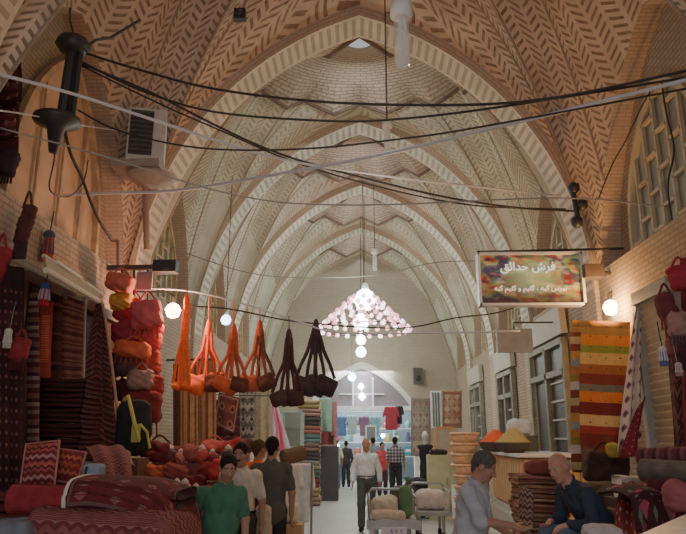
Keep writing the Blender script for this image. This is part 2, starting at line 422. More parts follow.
# vault over each bay: lofted pendentives, star rim and brick dome with an oculus
def bay(y0, y1, near):
    ym = (y0 + y1) / 2; hb = (y1 - y0) / 2; NS = 20
    side = arch(hb, 2.6 * S, NS // 2); tr = arch(WX, HA - ZS + .21, NS)
    loop = []
    for i, (yy, zz) in enumerate(side[:-1]): loop.append((Vector((WX, ym - yy, zz)), -PI / 4 + PI / 2 * i / (len(side) - 1)))
    for i, (xx, zz) in enumerate(tr[:-1]): loop.append((Vector((xx, y1, zz)), PI / 4 + PI / 2 * i / (len(tr) - 1)))
    for i, (yy, zz) in enumerate(side[:-1]): loop.append((Vector((-WX, ym + yy, zz)), 3 * PI / 4 + PI / 2 * i / (len(side) - 1)))
    for i, (xx, zz) in enumerate(tr[:-1]): loop.append((Vector((-xx, y0, zz)), 5 * PI / 4 + PI / 2 * i / (len(tr) - 1)))
    N = len(loop); ZR = 1.75 + 5.53 * S
    def rim(ph):
        q = (ph / (2 * PI) * 12) % 1; tw = abs(q * 2 - 1)            # 12 star points
        s = .94 + .10 * tw; return Vector((1.85 * S * s * cos(ph), ym + .98 * S * s * sin(ph), ZR - .20 + .34 * tw))
    mb = MB(); NV = 12
    base = 0
    for j in range(NV + 1):
        t = j / NV
        for Lp, ph in loop + loop[:1]:
            Rp = rim(ph); M = Vector((Lp.x * .66 + Rp.x * .34, Lp.y * .66 + Rp.y * .34, Lp.z * .36 + Rp.z * .64))
            p = Lp * (1 - t) ** 2 + M * 2 * t * (1 - t) + Rp * t * t
            i = loop.index((Lp, ph)) if False else None
            mb.vert(p, (0, 0))
    n1 = N + 1
    # uv: around in metres at mid-height, up in metres
    uu = [0]
    for i in range(1, n1):
        a, b = loop[i - 1], loop[i % N]; uu.append(uu[-1] + abs(((b[1] - a[1]) + PI) % (2 * PI) - PI) * 1.9)
    for j in range(NV + 1):
        for i in range(n1):
            Lp, ph = loop[i % N]; mb.uv[j * n1 + i] = (uu[i], mb.v[j * n1 + i][2] / S)
    for j in range(NV):
        for i in range(N):
            ph = loop[i][1]; q = abs(((ph - PI / 4) % (PI / 2)) - PI / 4) / (PI / 4)    # 1 at the corners, 0 at the arch crowns
            t = j / NV
            mi = 0
            if q > .72 and t < .45: mi = 1
            elif q < .45: mi = 2
            mb.face((j * n1 + i, j * n1 + i + 1, (j + 1) * n1 + i + 1, (j + 1) * n1 + i), mi)
    ZC = 1.75 + 6.23 * S; OR = .24 * S
    def dome(u, v):
        ph = 2 * PI * u; rp = rim(ph); r0_ = Vector((1.87 * S * .97 * cos(ph), ym + .98 * S * .97 * sin(ph), ZR)); rp = rp.lerp(r0_, min(1, v * 3.5)); c = Vector((0, ym, 0)); a = (rp - c); a.z = 0
        rr = a.length * (1 - v) + OR * v; d = a.normalized(); return c + d * rr + Vector((0, 0, rp.z + (ZC - rp.z) * sin(v * PI / 2) ** .9))
    mb.grid(dome, 96, 7, lambda u, v: (u * 11, v * 1.9), mi=3)
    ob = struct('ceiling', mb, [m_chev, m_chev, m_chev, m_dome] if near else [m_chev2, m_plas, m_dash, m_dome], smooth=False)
    rb = MB(); rb.tube([rim(2 * PI * i / 48) + Vector((0, 0, -.01)) for i in range(49)], .05, 5, cap=False); build('star_rim', rb, plain('star_rim_brick', (.15, .10, .075), .9, .1), ob); rb = MB()
    for k in range(4):                                                # ribs rising out of each corner
        for dphi in (-.28, 0, .28):
            ph0 = PI / 4 + k * PI / 2 + dphi
            i = min(range(N), key=lambda q: abs(((loop[q][1] - ph0) + PI) % (2 * PI) - PI)); Lp, ph = loop[i]; Rp = rim(ph)
            M = Vector((Lp.x * .66 + Rp.x * .34, Lp.y * .66 + Rp.y * .34, Lp.z * .36 + Rp.z * .64))
            pts = [Lp * (1 - t) ** 2 + M * 2 * t * (1 - t) + Rp * t * t for t in [q / 10 for q in range(11)]]
            rb.tube(pts, .022, 5, cap=False)
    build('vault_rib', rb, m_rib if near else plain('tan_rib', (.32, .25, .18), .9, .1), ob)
    # recess soffits above the side arches
    for s in (-1, 1):
        sm = MB()
        for i in range(len(side) - 1):
            a, b = side[i], side[i + 1]
            sm.quad((s * WX, ym - a[0], a[1]), (s * WR, ym - a[0], a[1]), (s * WR, ym - b[0], b[1]), (s * WX, ym - b[0], b[1]), mi=0)
        build('side_arch_soffit', sm, m_face, ob)
    return ob
ybs = [(AY[i] + AT, AY[i + 1] - AT) for i in range(len(AY) - 1)] + [(AY[-1] + AT, YFAR)]
for y0, y1 in ybs: bay(y0, y1, y0 < 10)
lib = MB()
for s, nm in ((-1, 'wall_left'), (1, 'wall_right')):
    mb = MB(); x = s * WR
    q = ((x, -2, 0), (x, YFAR + .3, 0), (x, YFAR + .3, 8), (x, -2, 8))
    mb.quad(*q, uvs=((0, 0), (YFAR + 2.3, 0), (YFAR + 2.3, 8), (0, 8)))
    for y0, y1 in ybs:
        y1 = min(y1, YFAR); zt = 4.25
        if y0 < 10 and y1 > 10 and s > 0: pass
        mb.quad((s * XF, y0, 0), (s * XF, y1, 0), (s * XF, y1, zt), (s * XF, y0, zt), uvs=((y0, 0), (y1, 0), (y1, zt), (y0, zt)))
        mb.quad((s * XF, y0, zt), (s * XF, y1, zt), (s * WR, y1, zt), (s * WR, y0, zt))
    struct(nm, mb, m_wall)
# far wall with the arched opening
mb = MB(); oh = 1.52 * S; oz = 1.75 + .7 * S; ori = 1.3 * S
pts = flat_arch(oh, ori, 14, oz)
yf = YFAR
def fq(a, b, c, d): mb.quad(*[(p[0], yf, p[1]) for p in (a, b, c, d)], uvs=[p for p in (a, b, c, d)])
fq((-4.5, 0), (-oh, 0), (-oh, oz), (-4.5, oz)); fq((oh, 0), (4.5, 0), (4.5, oz), (oh, oz))
top = 10.4
for i in range(len(pts) - 1):
    a, b = pts[i], pts[i + 1]
    fq(b, a, (a[0], top), (b[0], top))
fq((-4.5, oz), (-oh, oz), (-oh, top), (-4.5, top)); fq((oh, oz), (4.5, oz), (4.5, top), (oh, top))
m_far = brick('far_wall_brick', (.45, .37, .29), (.51, .42, .33), (.35, .29, .23), .25, .07)
struct('wall_far', mb, m_far)
mb = MB()
po = flat_arch(oh + .2, ori + .26, 14, oz)
pts = [(oh, 0)] + pts + [(-oh, 0)]; po = [(oh + .2, 0)] + po + [(-oh - .2, 0)]
for i in range(len(pts) - 1):
    a, b, oa, ob = pts[i], pts[i + 1], po[i], po[i + 1]; y0, y1 = yf - .05, yf + .35
    mb.quad((a[0], y0, a[1]), (b[0], y0, b[1]), (b[0], y1, b[1]), (a[0], y1, a[1]))
    mb.quad((b[0], y0, b[1]), (a[0], y0, a[1]), (oa[0], y0, oa[1]), (ob[0], y0, ob[1]))
    mb.quad((oa[0], y0, oa[1]), (oa[0], yf, oa[1]), (ob[0], yf, ob[1]), (ob[0], y0, ob[1]))
struct('trim_20', mb, plain('cream_arch_trim', (.78, .74, .68), .8, .2, .08))
# ================================================================== kit of object makers
def L(r, g, b):
    f = lambda c: (c / 255 / 12.92) if c / 255 <= .04045 else ((c / 255 + .055) / 1.055) ** 2.4
    return (f(r), f(g), f(b))
def Ry3(a): return Matrix.Rotation(a, 3, "Y")
def cl(r, g, b): return cloth('cloth_%d_%d_%d' % (r, g, b), L(r, g, b), .14, 13)
def pl(r, g, b, rough=.6, metal=0): return plain('paint_%d_%d_%d_%d_%d' % (r, g, b, rough * 100, metal * 10), L(r, g, b), rough, .3, .12, metal=metal)
wood = plain('dark_wood', L(92, 62, 42), .6, .3, .3, 5)
wood_l = plain('pale_wood', L(176, 140, 104), .6, .3, .2, 5)
steel = plain('grey_steel', L(150, 152, 152), .4, .5, .1, metal=.7)
black = plain('black_metal', L(30, 28, 28), .5, .4, .1)
white = plain('white_paint', L(225, 225, 222), .5, .3, .05)
stone = plain('pale_stone', L(176, 172, 160), .7, .2, .15, 3)
wire_b = plain('black_cable', L(34, 30, 30), .6, .3, .1)
wire_w = plain('white_cable', L(196, 196, 205), .4, .5, .05)

def hang(name, label, cat, TL, TR, BL_, BR, mat, folds=(3, .02), group=None, nu=28, nv=24, thick=.012, bulge=0, fringe=None, bottom_wave=0):
    """a cloth hung between four corners with soft vertical folds; fringe = (material, length) adds a tasselled end"""
    TL, TR, BL_, BR = map(Vector, (TL, TR, BL_, BR)); nrm = (TR - TL).cross(BL_ - TL).normalized()
    def fn(u, v):
        p = (TL * (1 - u) + TR * u) * (1 - v) + (BL_ * (1 - u) + BR * u) * v
        return p + nrm * (folds[1] * sin(2 * PI * folds[0] * u + 1.3 * sin(3 * v)) * (.35 + .65 * v) + bulge * sin(PI * v)) + Vector((0, 0, bottom_wave * v * sin(2 * PI * 1.5 * u)))
    mb = MB(); mb.grid(fn, nu, nv, lambda u, v: (u, 1 - v))
    if not fringe:
        return single(name, label, cat, mb, mat, group, smooth=True, solid=thick)
    t = thing(name, label, cat, base_of(mb), group)
    build('woven_field', mb, mat, t, smooth=True, solid=thick)
    fb = MB()
    for i in range(24):
        u = (i + .5) / 24; p = fn(u, 1); fb.tube([p + Vector((0, 0, .01)), p + Vector((rnd.uniform(-.006, .006), 0, -fringe[1]))], .005, 4)
    build('fringe', fb, fringe[0], t)
    return t
def roll(name, label, cat, p0, p1, r, mat, group=None, endmat=None, sag=0, seg=20):
    p0, p1 = Vector(p0), Vector(p1); n = 8
    pts = [p0.lerp(p1, i / n) - Vector((0, 0, sag * sin(PI * i / n))) for i in range(n + 1)]
    mb = MB(); mb.tube(pts, r, seg, cap=True); Ln = (p1 - p0).length
    mb.uv = [(a, b / Ln) for a, b in mb.uv]
    t = thing(name, label, cat, base_of(mb), group); build('rolled_body', mb, mat, t, smooth=False)
    d = (p1 - p0).normalized(); x = d.orthogonal().normalized(); y = d.cross(x); sp = MB()
    for e, sgn in ((p0, -1), (p1, 1)):
        sp = MB(); sp.tube([e + d * sgn * .004 + (x * cos(a * .45) + y * sin(a * .45)) * r * (.1 + .88 * a / 44) for a in range(45)], .006, 4)
        build('spiral_end', sp, endmat or cl(150, 120, 96), t)
    fl_ = MB(); fl_.tube([pts[i] + (x * cos(.6) + y * sin(.6)) * r * 1.02 for i in range(n + 1)], .008, 5)
    build('loose_edge', fl_, endmat or cl(150, 120, 96), t)
    return t
def folded(name, label, cat, c, size, mat, group=None, rz=0, edge=None, seed=0, layers=3):
    """a rug or cloth folded flat: rounded layers seen at the front, c = centre of the underside"""
    w, d, h = size; rr = random.Random(seed); c = Vector(c); Rz = Matrix.Rotation(rz, 3, 'Z')
    t = thing(name, label, cat, c, group)
    lh = h / layers; mb = MB()
    for k in range(layers):
        z = lh * (k + .5); dd = d / 2 * rr.uniform(.94, 1); ww = w / 2 * rr.uniform(.95, 1); ox = rr.uniform(-.01, .01)
        def fn(u, v):
            a = 2 * PI * v; e = .28
            sy = math.copysign(abs(cos(a)) ** e, cos(a)); sz = math.copysign(abs(sin(a)) ** .6, sin(a))
            q = 1 - .05 * abs(2 * u - 1) ** 8
            return c + Rz @ Vector((ox + (2 * u - 1) * ww, sy * dd * q, z + sz * lh * .53 * q + .006 * sin(5 * u + k)))
        g = MB(); g.grid(fn, 14, 20, lambda u, v: (u, (v * 2) % 1 if k else v))
        b = len(mb.v); mb.v += g.v; mb.uv += g.uv; mb.f += [tuple(i + b for i in f) for f in g.f]; mb.mi += g.mi
        for uu in (0, 14):
            mb.face([b + j * 15 + uu for j in range(20)][::(1 if uu else -1)])
    build('folded_layers', mb, mat, t, smooth=True)
    if edge:
        eb = MB()
        for k in range(layers):
            eb.tube([c + Rz @ Vector(((i / 8 - .5) * w * .97, -d / 2 * 1.0, lh * (k + .5) + .004 * sin(i))) for i in range(9)], .007, 5)
        build('selvedge', eb, edge, t)
    return t
def sack(name, label, cat, c, r, mat, group=None, tie=None, seed=0, k=.05, vox=.02, neck=True):
    rr = random.Random(seed); c = Vector(c); pr = [('b', (c.x, c.y, c.z + r[2] * .9), (r[0] * .95, r[1] * .95, r[2] * .85), None, min(r) * .6)]
    for i in range(5):
        pr.append(('e', (c.x + rr.uniform(-.4, .4) * r[0], c.y + rr.uniform(-.4, .4) * r[1], c.z + r[2] * rr.uniform(.6, 1.5)), (r[0] * .6, r[1] * .6, r[2] * .5)))
    f = lambda X, Y, Z: .006 * np.sin(38 * X + 9 * np.sin(14 * Z)) * np.cos(30 * Z + 20 * Y)
    t = thing(name, label, cat, c, group)
    sdf_build('sack_body', pr, mat, t, k, vox, f)
    if tie:
        tb = MB(); tb.lathe([(.03, 0), (.018, .03), (.05, .09), (.0, .07)], (c.x + r[0] * .3, c.y, c.z + r[2] * 1.85), 10); build('tied_neck', tb, tie, t, smooth=True)
    return t

# ---- people: one continuous implicit-surface body, clothes and hair as children
def skin_mat():
    t = NT('skin'); nd = t.n('ShaderNodeVertexColor', layer_name='Col'); t.b.inputs['Subsurface Weight'].default_value = 0
    return t.fin(nd.outputs[0], .6, .3)
m_skin = skin_mat()
def V3(*a): return np.array(a, float)
def Rx(a): return np.array(Matrix.Rotation(a, 3, 'X'))
def Ry(a): return np.array(Matrix.Rotation(a, 3, 'Y'))
def Rzz(a): return np.array(Matrix.Rotation(a, 3, 'Z'))
def hand(W, d, side, curl=.5, s=1.0):
    """palm, four unequal fingers bent at the knuckles, thumb from the side of the palm"""
    d = d / np.linalg.norm(d); side = side - d * (side @ d); side /= np.linalg.norm(side); n = np.cross(d, side); P = []
    for i, (o, ln, pl_) in enumerate(((.030, .068, .082), (.010, .077, .088), (-.010, .072, .085), (-.029, .056, .078))):
        a = W + side * o * .6 * s; b = W + d * pl_ * s + side * o * s
        P.append(('c', a, b, .014 * s, .0115 * s, .018))
        d1 = d * cos(curl * .6) + n * sin(curl * .6); d2 = d * cos(curl * 1.5) + n * sin(curl * 1.5)
        m = b + d1 * ln * .5 * s; e = m + d2 * ln * .5 * s
        P.append(('c', b, m, .0098 * s, .0088 * s, .006)); P.append(('c', m, e, .0088 * s, .0072 * s, .004))
    a = W + d * .025 * s + side * .02 * s; m = a + (d * .6 + side * .75 + n * .2) * .042 * s; e = m + (d * .85 + side * .35 + n * .4) * .034 * s
    P += [('c', a, m, .014 * s, .0105 * s, .01), ('c', m, e, .0105 * s, .008 * s, .005)]
    return P
def person(label, loc, face, H=1.72, pose=None, look=(0, 0, 0), shirt=None, trousers=None, sleeve=.55, hair=(25, 20, 18), hairstyle='short', skin=(150, 108, 84),
           shoes=None, moustache=False, vox=.011, tuck=True, belt=True, robe=False, collar=True, group=None, girth=1.0, placket=True, stubble=False, jacket=None):
    s = H / 1.72
    J = dict(pel=(0, 0, .94), neck=(0, .005, 1.455), hL=(-.09, 0, .92), hR=(.09, 0, .92), kL=(-.10, -.015, .50), kR=(.10, -.015, .50), aL=(-.105, .02, .09), aR=(.105, .02, .09),
             sL=(-.172, .01, 1.385), sR=(.172, .01, 1.385), eL=(-.235, .035, 1.13), eR=(.235, .035, 1.13), wL=(-.245, -.04, .89), wR=(.245, -.04, .89), dL=(0, -.1, -1), dR=(0, -.1, -1), tL=(-.0, -1, 0), tR=(0, -1, 0), fL=None, fR=None)
    J.update(pose or {})
    J = {k: (None if v is None else (V3(*v) if k[0] in 'dt' else V3(*v) * s)) for k, v in J.items()}
    # torso frame
    z = J['neck'] - J['pel']; tl = np.linalg.norm(z); z = z / tl; x = J['sR'] - J['sL']; x = x - z * (x @ z); x /= np.linalg.norm(x); y = np.cross(z, x)
    Rt = np.stack([x, y, z], 1); T = lambda a, b, c: J['pel'] + Rt @ (V3(a, b, c) * s * (tl / (.515 * s)) ** 0)
    g = girth
    tor = lambda e: [('e', T(0, .0, .345), ((.170 + e) * s, (.108 * g + e) * s, (.17 + e) * s), Rt), ('e', T(0, -.012 * g, .15), ((.150 * g + e) * s, (.112 * g + e) * s, (.19 + e) * s), Rt),
                     ('e', T(0, .005, .0), ((.158 * g + e) * s, (.115 * g + e) * s, (.12 + e) * s), Rt), ('c', J['sL'], J['sR'], (.046 + e) * s, (.046 + e) * s),
                     ('c', T(0, .012, .40), J['neck'], (.085 + e) * s, (.056 + e * .6) * s)]
    def limb(a, b, c, r, e, upto=1.0):
        a, b, c = J[a], J[b], J[c]; L1 = np.linalg.norm(b - a); L2 = np.linalg.norm(c - b); tot = L1 + L2; out = []
        q = upto * tot
        m = min(1, q / L1); out.append(('c', a, a + (b - a) * m, (r[0] + e) * s, (r[0] + (r[1] - r[0]) * m + e) * s))
        if q > L1: m = min(1, (q - L1) / L2); out.append(('c', b, b + (c - b) * m, (r[1] + e) * s, (r[1] + (r[2] - r[1]) * m + e) * s))
        return out
    AR = (.048, .040, .028); LR = (.082, .056, .042)
    Rh = Rt @ Rzz(look[0]) @ Rx(look[1]) @ Ry(look[2]); hc = J['neck'] + Rt @ V3(0, .0, .03) * s + Rh @ (V3(0, -.022, .125) * s)
    Hd = lambda a, b, c: hc + Rh @ (V3(a, b, c) * s)
    head = [('c', J['neck'] - z * .03 * s, Hd(0, .02, -.05), .056 * s, .052 * s, .03), ('e', Hd(0, .012, .03), (.074 * s, .094 * s, .092 * s), Rh, .02), ('e', Hd(0, -.028, -.045), (.056 * s, .062 * s, .068 * s), Rh, .03),
            ('e', Hd(0, -.064, -.094), (.024 * s, .022 * s, .018 * s), Rh, .02), ('e', Hd(0, -.072, .028), (.052 * s, .016 * s, .012 * s), Rh, .012),
            ('e', Hd(-.042, -.058, -.022), (.022 * s, .022 * s, .02 * s), Rh, .02), ('e', Hd(.042, -.058, -.022), (.022 * s, .022 * s, .02 * s), Rh, .02),
            ('x', Hd(-.031, -.098, .006), (.017 * s, .018 * s, .010 * s), Rh), ('x', Hd(.031, -.098, .006), (.017 * s, .018 * s, .010 * s), Rh),
            ('e', Hd(-.031, -.074, .005), (.014 * s, .014 * s, .012 * s), Rh, .004), ('e', Hd(.031, -.074, .005), (.014 * s, .014 * s, .012 * s), Rh, .004),
            ('c', Hd(0, -.086, .012), Hd(0, -.108, -.028), .008 * s, .0135 * s, .012), ('e', Hd(-.012, -.094, -.034), (.011 * s, .011 * s, .009 * s), Rh, .006), ('e', Hd(.012, -.094, -.034), (.011 * s, .011 * s, .009 * s), Rh, .006),
            ('e', Hd(0, -.086, -.054), (.025 * s, .010 * s, .0065 * s), Rh, .006), ('e', Hd(0, -.084, -.066), (.021 * s, .011 * s, .007 * s), Rh, .006),
            ('e', Hd(-.076, .012, -.006), (.011 * s, .024 * s, .033 * s), Rh, .006), ('e', Hd(.076, .012, -.006), (.011 * s, .024 * s, .033 * s), Rh, .006)]
    body = tor(0) + limb('sL', 'eL', 'wL', AR, 0) + limb('sR', 'eR', 'wR', AR, 0) + limb('hL', 'kL', 'aL', LR, 0) + limb('hR', 'kR', 'aR', LR, 0)
    for sd in 'LR':
        fdir = J['f' + sd] / s if J['f' + sd] is not None else V3(.15 if sd == 'R' else -.15, -1, 0); fdir = fdir / np.linalg.norm(fdir); a = J['a' + sd]
        body.append(('c', a + V3(0, 0, -.045) * s, a + fdir * .15 * s + V3(0, 0, -.062) * s, .036 * s, .026 * s))
        body += hand(J['w' + sd], J['d' + sd], J['t' + sd], .5, s)
    body += head
    hcol = np.array(L(*hair)); sk = np.array(L(*skin))
    def colfn(V):
        q = (V - hc) @ Rh / s; c = np.repeat(sk[None], len(V), 0) * (1 + .06 * np.sin(V[:, :1] * 60) * np.sin(V[:, 2:] * 47))
        ax = np.abs(q[:, 0]); fr = q[:, 1] < -.055
        def put(m, col, a=1.0): c[m] = c[m] * (1 - a) + np.array(col) * a
        if stubble: put(fr & (q[:, 2] < -.03) & (q[:, 2] > -.12), hcol, .25)
        put(fr & (np.abs(ax - .031) < .017) & (np.abs(q[:, 2] - .006) < .010), (.30, .25, .22), .6)
        put(fr & (np.hypot(ax - .031, q[:, 2] - .005) < .0075), (.03, .02, .015), 1)
        put(fr & (np.abs(ax - .031) < .022) & (np.abs(q[:, 2] - .028 + .15 * (ax - .03)) < .007), hcol, .85)
        put(fr & (ax < .024) & (np.abs(q[:, 2] + .060) < .009), sk * (.8, .5, .5), .8)
        if moustache: put(fr & (ax < .032) & (np.abs(q[:, 2] + .045) < .009), hcol, .95)
        return c
    o = thing('person', label, 'person', loc, group, face)
    def ch(name, prims, mat, k=.03, fold=None, v=vox, cf=None):
        V, Q = sdf_mesh(prims, k * s, v, fold); me_o = _sdf_link(name, V, Q, mat, o, cf); return me_o
    ch('body', body, m_skin, .022, None, vox, colfn)
    fo = lambda X, Y, Z: .0035 * np.sin(46 * Z + 5 * np.sin(17 * X) + 9 * Y) * np.sin(13 * X + 21 * Y) + .002 * np.sin(80 * X + 30 * Z)
    if robe:
        pr = tor(.035) + limb('sL', 'eL', 'wL', AR, .03, 1.0) + limb('sR', 'eR', 'wR', AR, .03, 1.0) + [('c', T(0, 0, .05), V3(0, .0, .16) * s, .17 * s, .27 * s), ('e', hc + Rh @ V3(0, .02, .02) * s, (.10 * s, .115 * s, .13 * s), Rh), ('c', J['neck'], hc, .09 * s, .09 * s),
              ('x', Hd(0, -.115, -.01), (.058 * s, .07 * s, .075 * s), Rh)]
        ch('chador', pr, shirt, .05, lambda X, Y, Z: .006 * np.sin(28 * X + 6 * Z)); return o
    tp = tor(.016) if not tuck else tor(.014)
    sh = [p for i, p in enumerate(tp) if not (tuck and i == 2)]
    if not tuck: sh.append(('e', T(0, .0, -.03), ((.165 * g + .014) * s, (.12 * g + .014) * s, .15 * s), Rt))
    sh += limb('sL', 'eL', 'wL', (.046, .045, .034), .012, sleeve) + limb('sR', 'eR', 'wR', (.046, .045, .034), .012, sleeve)
    if not tuck: pass
    sh.append(('x', hc - z * .0 + Rt @ V3(0, -.05, -.055) * s, (.055 * s, .075 * s, .10 * s), Rt))
    ch('jacket' if jacket else 'shirt', sh, shirt, .03, fo)
    trp = [('e', T(0, .005, .0), ((.158 * g + .017) * s, (.115 * g + .017) * s, (.10 if tuck else .08) * s), Rt)] + limb('hL', 'kL', 'aL', (.088, .068, .060), .012, .97) + limb('hR', 'kR', 'aR', (.088, .068, .060), .012, .97)
    ch('trousers', trp, trousers, .035, lambda X, Y, Z: .004 * np.sin(34 * Z + 11 * X) * np.sin(20 * X + 7))
    for sd in 'LR':
        fdir = J['f' + sd] / s if J['f' + sd] is not None else V3(.15 if sd == 'R' else -.15, -1, 0); fdir = fdir / np.linalg.norm(fdir); a = J['a' + sd]
        ch('shoe', [('c', a + V3(0, .0, -.048) * s - fdir * .03 * s, a + fdir * .165 * s + V3(0, 0, -.058) * s, .044 * s, .034 * s), ('c', a, a + V3(0, 0, -.05) * s, .048 * s, .048 * s)], shoes or cl(34, 28, 26), .02)
    if hairstyle != 'bald':
        if hairstyle == 'short': hp = [('e', Hd(0, .016, .040), (.082 * s, .101 * s, .094 * s), Rh), ('c', Hd(0, .065, -.01), Hd(0, .06, -.06), .05 * s, .035 * s), ('x', Hd(0, -.114, -.006), (.080 * s, .082 * s, .090 * s), Rh), ('x', Hd(0, -.02, -.105), (.12 * s, .080 * s, .105 * s), Rh)]
        elif hairstyle == 'receding': hp = [('e', Hd(0, .030, .030), (.080 * s, .090 * s, .090 * s), Rh), ('c', Hd(0, .065, -.01), Hd(0, .06, -.06), .05 * s, .035 * s), ('x', Hd(0, -.10, .01), (.085 * s, .09 * s, .12 * s), Rh), ('x', Hd(0, -.02, -.125), (.12 * s, .075 * s, .10 * s), Rh)]
        else: hp = [('e', Hd(0, .028, .0), (.082 * s, .085 * s, .062 * s), Rh), ('x', Hd(0, -.075, .0), (.10 * s, .085 * s, .12 * s), Rh), ('x', Hd(0, .0, .10), (.12 * s, .12 * s, .075 * s), Rh)]
        ch('hair', hp, cloth('hair_%d_%d_%d' % hair, L(*hair), .4, 40), .02, lambda X, Y, Z: .002 * np.sin(180 * X + 40 * Z))
    if collar:
        cb = MB(); nb = J['neck'] + z * .012 * s
        pts = [nb + Rt @ (V3(.068 * cos(a), .066 * sin(a) + .004, .022 * sin(a) + .006) * s) for a in np.linspace(-PI / 2 + .35, 1.5 * PI - .35, 18)]
        cb.tube(pts, [.010 * s + .006 * s * abs(i - 8.5) / 8.5 for i in range(18)], 6); build('collar', cb, shirt, o, smooth=True, world=False)
    if placket:
        cb = MB(); pts = [T(0, -.121 * g - .012 + .03 * (q - .55) * (q > .55), .02 + .40 * q) for q in np.linspace(.0 if placket is True else .62, .92, 8)]
        cb.tube(pts, .006 * s, 5)
        build('button_placket', cb, shirt, o, world=False)
    if belt and tuck:
        bb = MB(); bb.tube([T(.170 * g * cos(a), .124 * g * sin(a), .075) for a in np.linspace(0, 2 * PI, 25)], .013 * s, 6, cap=False); build('belt', bb, cl(30, 24, 22), o, world=False)
    return o
def _sdf_link(name, V, Q, mat, parent, cf=None):
    me = bpy.data.meshes.new(name)
    me.vertices.add(len(V)); me.vertices.foreach_set('co', V.astype(np.float32).ravel())
    me.loops.add(len(Q) * 4); me.loops.foreach_set('vertex_index', Q.ravel().astype(np.int32))
    me.polygons.add(len(Q)); me.polygons.foreach_set('loop_start', np.arange(0, len(Q) * 4, 4, dtype=np.int32))
    me.polygons.foreach_set('use_smooth', np.ones(len(Q), dtype=bool)); me.update(calc_edges=True)
    if cf is not None:
        ca = me.color_attributes.new('Col', 'FLOAT_COLOR', 'POINT'); c = cf(V)
        ca.data.foreach_set('color', np.concatenate([c, np.ones((len(c), 1))], 1).astype(np.float32).ravel())
    me.materials.append(mat); ob = bpy.data.objects.new(name, me); COL.objects.link(ob); ob.parent = parent; return ob
# ================================================================== windows, doors and fittings
def bar(mb, a, b, w, d=None):
    """square bar between two points"""
    a, b = Vector(a), Vector(b); z = (b - a); l = z.length; z.normalize(); x = z.orthogonal().normalized()
    if abs(z.z) > .9: x = Vector((1, 0, 0)); x = (x - z * x.dot(z)).normalized()
    elif abs(z.x) < .5: x = Vector((1, 0, 0)) - z * z.x; x.normalize()
    else: x = Vector((0, 0, 1)) - z * z.z; x.normalize()
    y = z.cross(x); M = Matrix((x, y, z)).transposed(); mb.box((a + b) / 2, (w, d or w, l), M=M); return mb
# lattice lunette windows above the right-hand shops
m_pane = glass('dusty_pane', L(150, 152, 140), .3, .85)
m_lat = plain('lattice_plaster', L(176, 158, 132), .8, .2, .12)
def lunette(x, ym, hb, z0, zap, idx, frame_m, pane_m, offset=True, plainbars=False):
    pts = [(a, z) for a, z in arch(hb, zap - z0 - .3, 10, zs=z0 + .3)]
    outline = [(hb, z0)] + pts + [(-hb, z0)]
    mb = MB(); c = mb.vert((x, ym, z0 + .6)); ids = [mb.vert((x, ym + a, z)) for a, z in outline]
    for i in range(len(ids)): mb.face((c, ids[i], ids[(i + 1) % len(ids)]))
    o = struct('window_%d' % idx, mb, pane_m)
    fb = MB(); xi = x - .04 * (1 if x > 0 else -1)
    for i in range(len(outline)):
        a, b = outline[i], outline[(i + 1) % len(outline)]; bar(fb, (xi, ym + a[0], a[1]), (xi, ym + b[0], b[1]), .09)
    n = 4 if plainbars else 7
    def topz(a):
        for i in range(len(pts) - 1):
            if pts[i + 1][0] <= a <= pts[i][0]: q = (a - pts[i][0]) / (pts[i + 1][0] - pts[i][0] + 1e-9); return pts[i][1] + q * (pts[i + 1][1] - pts[i][1])
        return z0
    for k in range(1, n):
        a = -hb + 2 * hb * k / n; bar(fb, (xi, ym + a, z0), (xi, ym + a, topz(a)), .035 if plainbars else .05)
    for k in range(0 if plainbars else n):
        a0, a1 = -hb + 2 * hb * k / n, -hb + 2 * hb * (k + 1) / n; zm = min(topz(a0 + .01), topz(a1 - .01)); z = z0 + (.45 if k % 2 else .2)
        while z < zm: bar(fb, (xi, ym + a0, z), (xi, ym + a1, z), .05); z += .52
    build('window_frame', fb, frame_m, o); return o
b1 = (ybs[2][0] + ybs[2][1]) / 2
bays_y = [(a, b, (a + b) / 2) for a, b in ybs]
wi = 0
for (a, b, ym) in bays_y[2:]:
    ym = 8.35 if ym < 10 else ym; wi += 1; lunette(WR - .04, ym - .05, 1.25, 4.27, 6.45 if wi == 1 else 6.2, wi, m_lat, m_pane)
m_ply = plain('pinkish_panel', L(186, 150, 118), .7, .25, .15, 2)
m_grn = glass('pale_green_pane', L(150, 168, 140), .3, .9)
for (a, b, ym) in bays_y[2:]:
    ym = 8.3 if ym < 10 else ym; wi += 1; lunette(-WR + .04, ym, 1.3, 4.27, 6.9 if ym < 10 else 6.4, wi, plain('worn_frame', L(176, 146, 112), .8, .2), m_ply if ym < 10 else m_grn, plainbars=ym < 10)
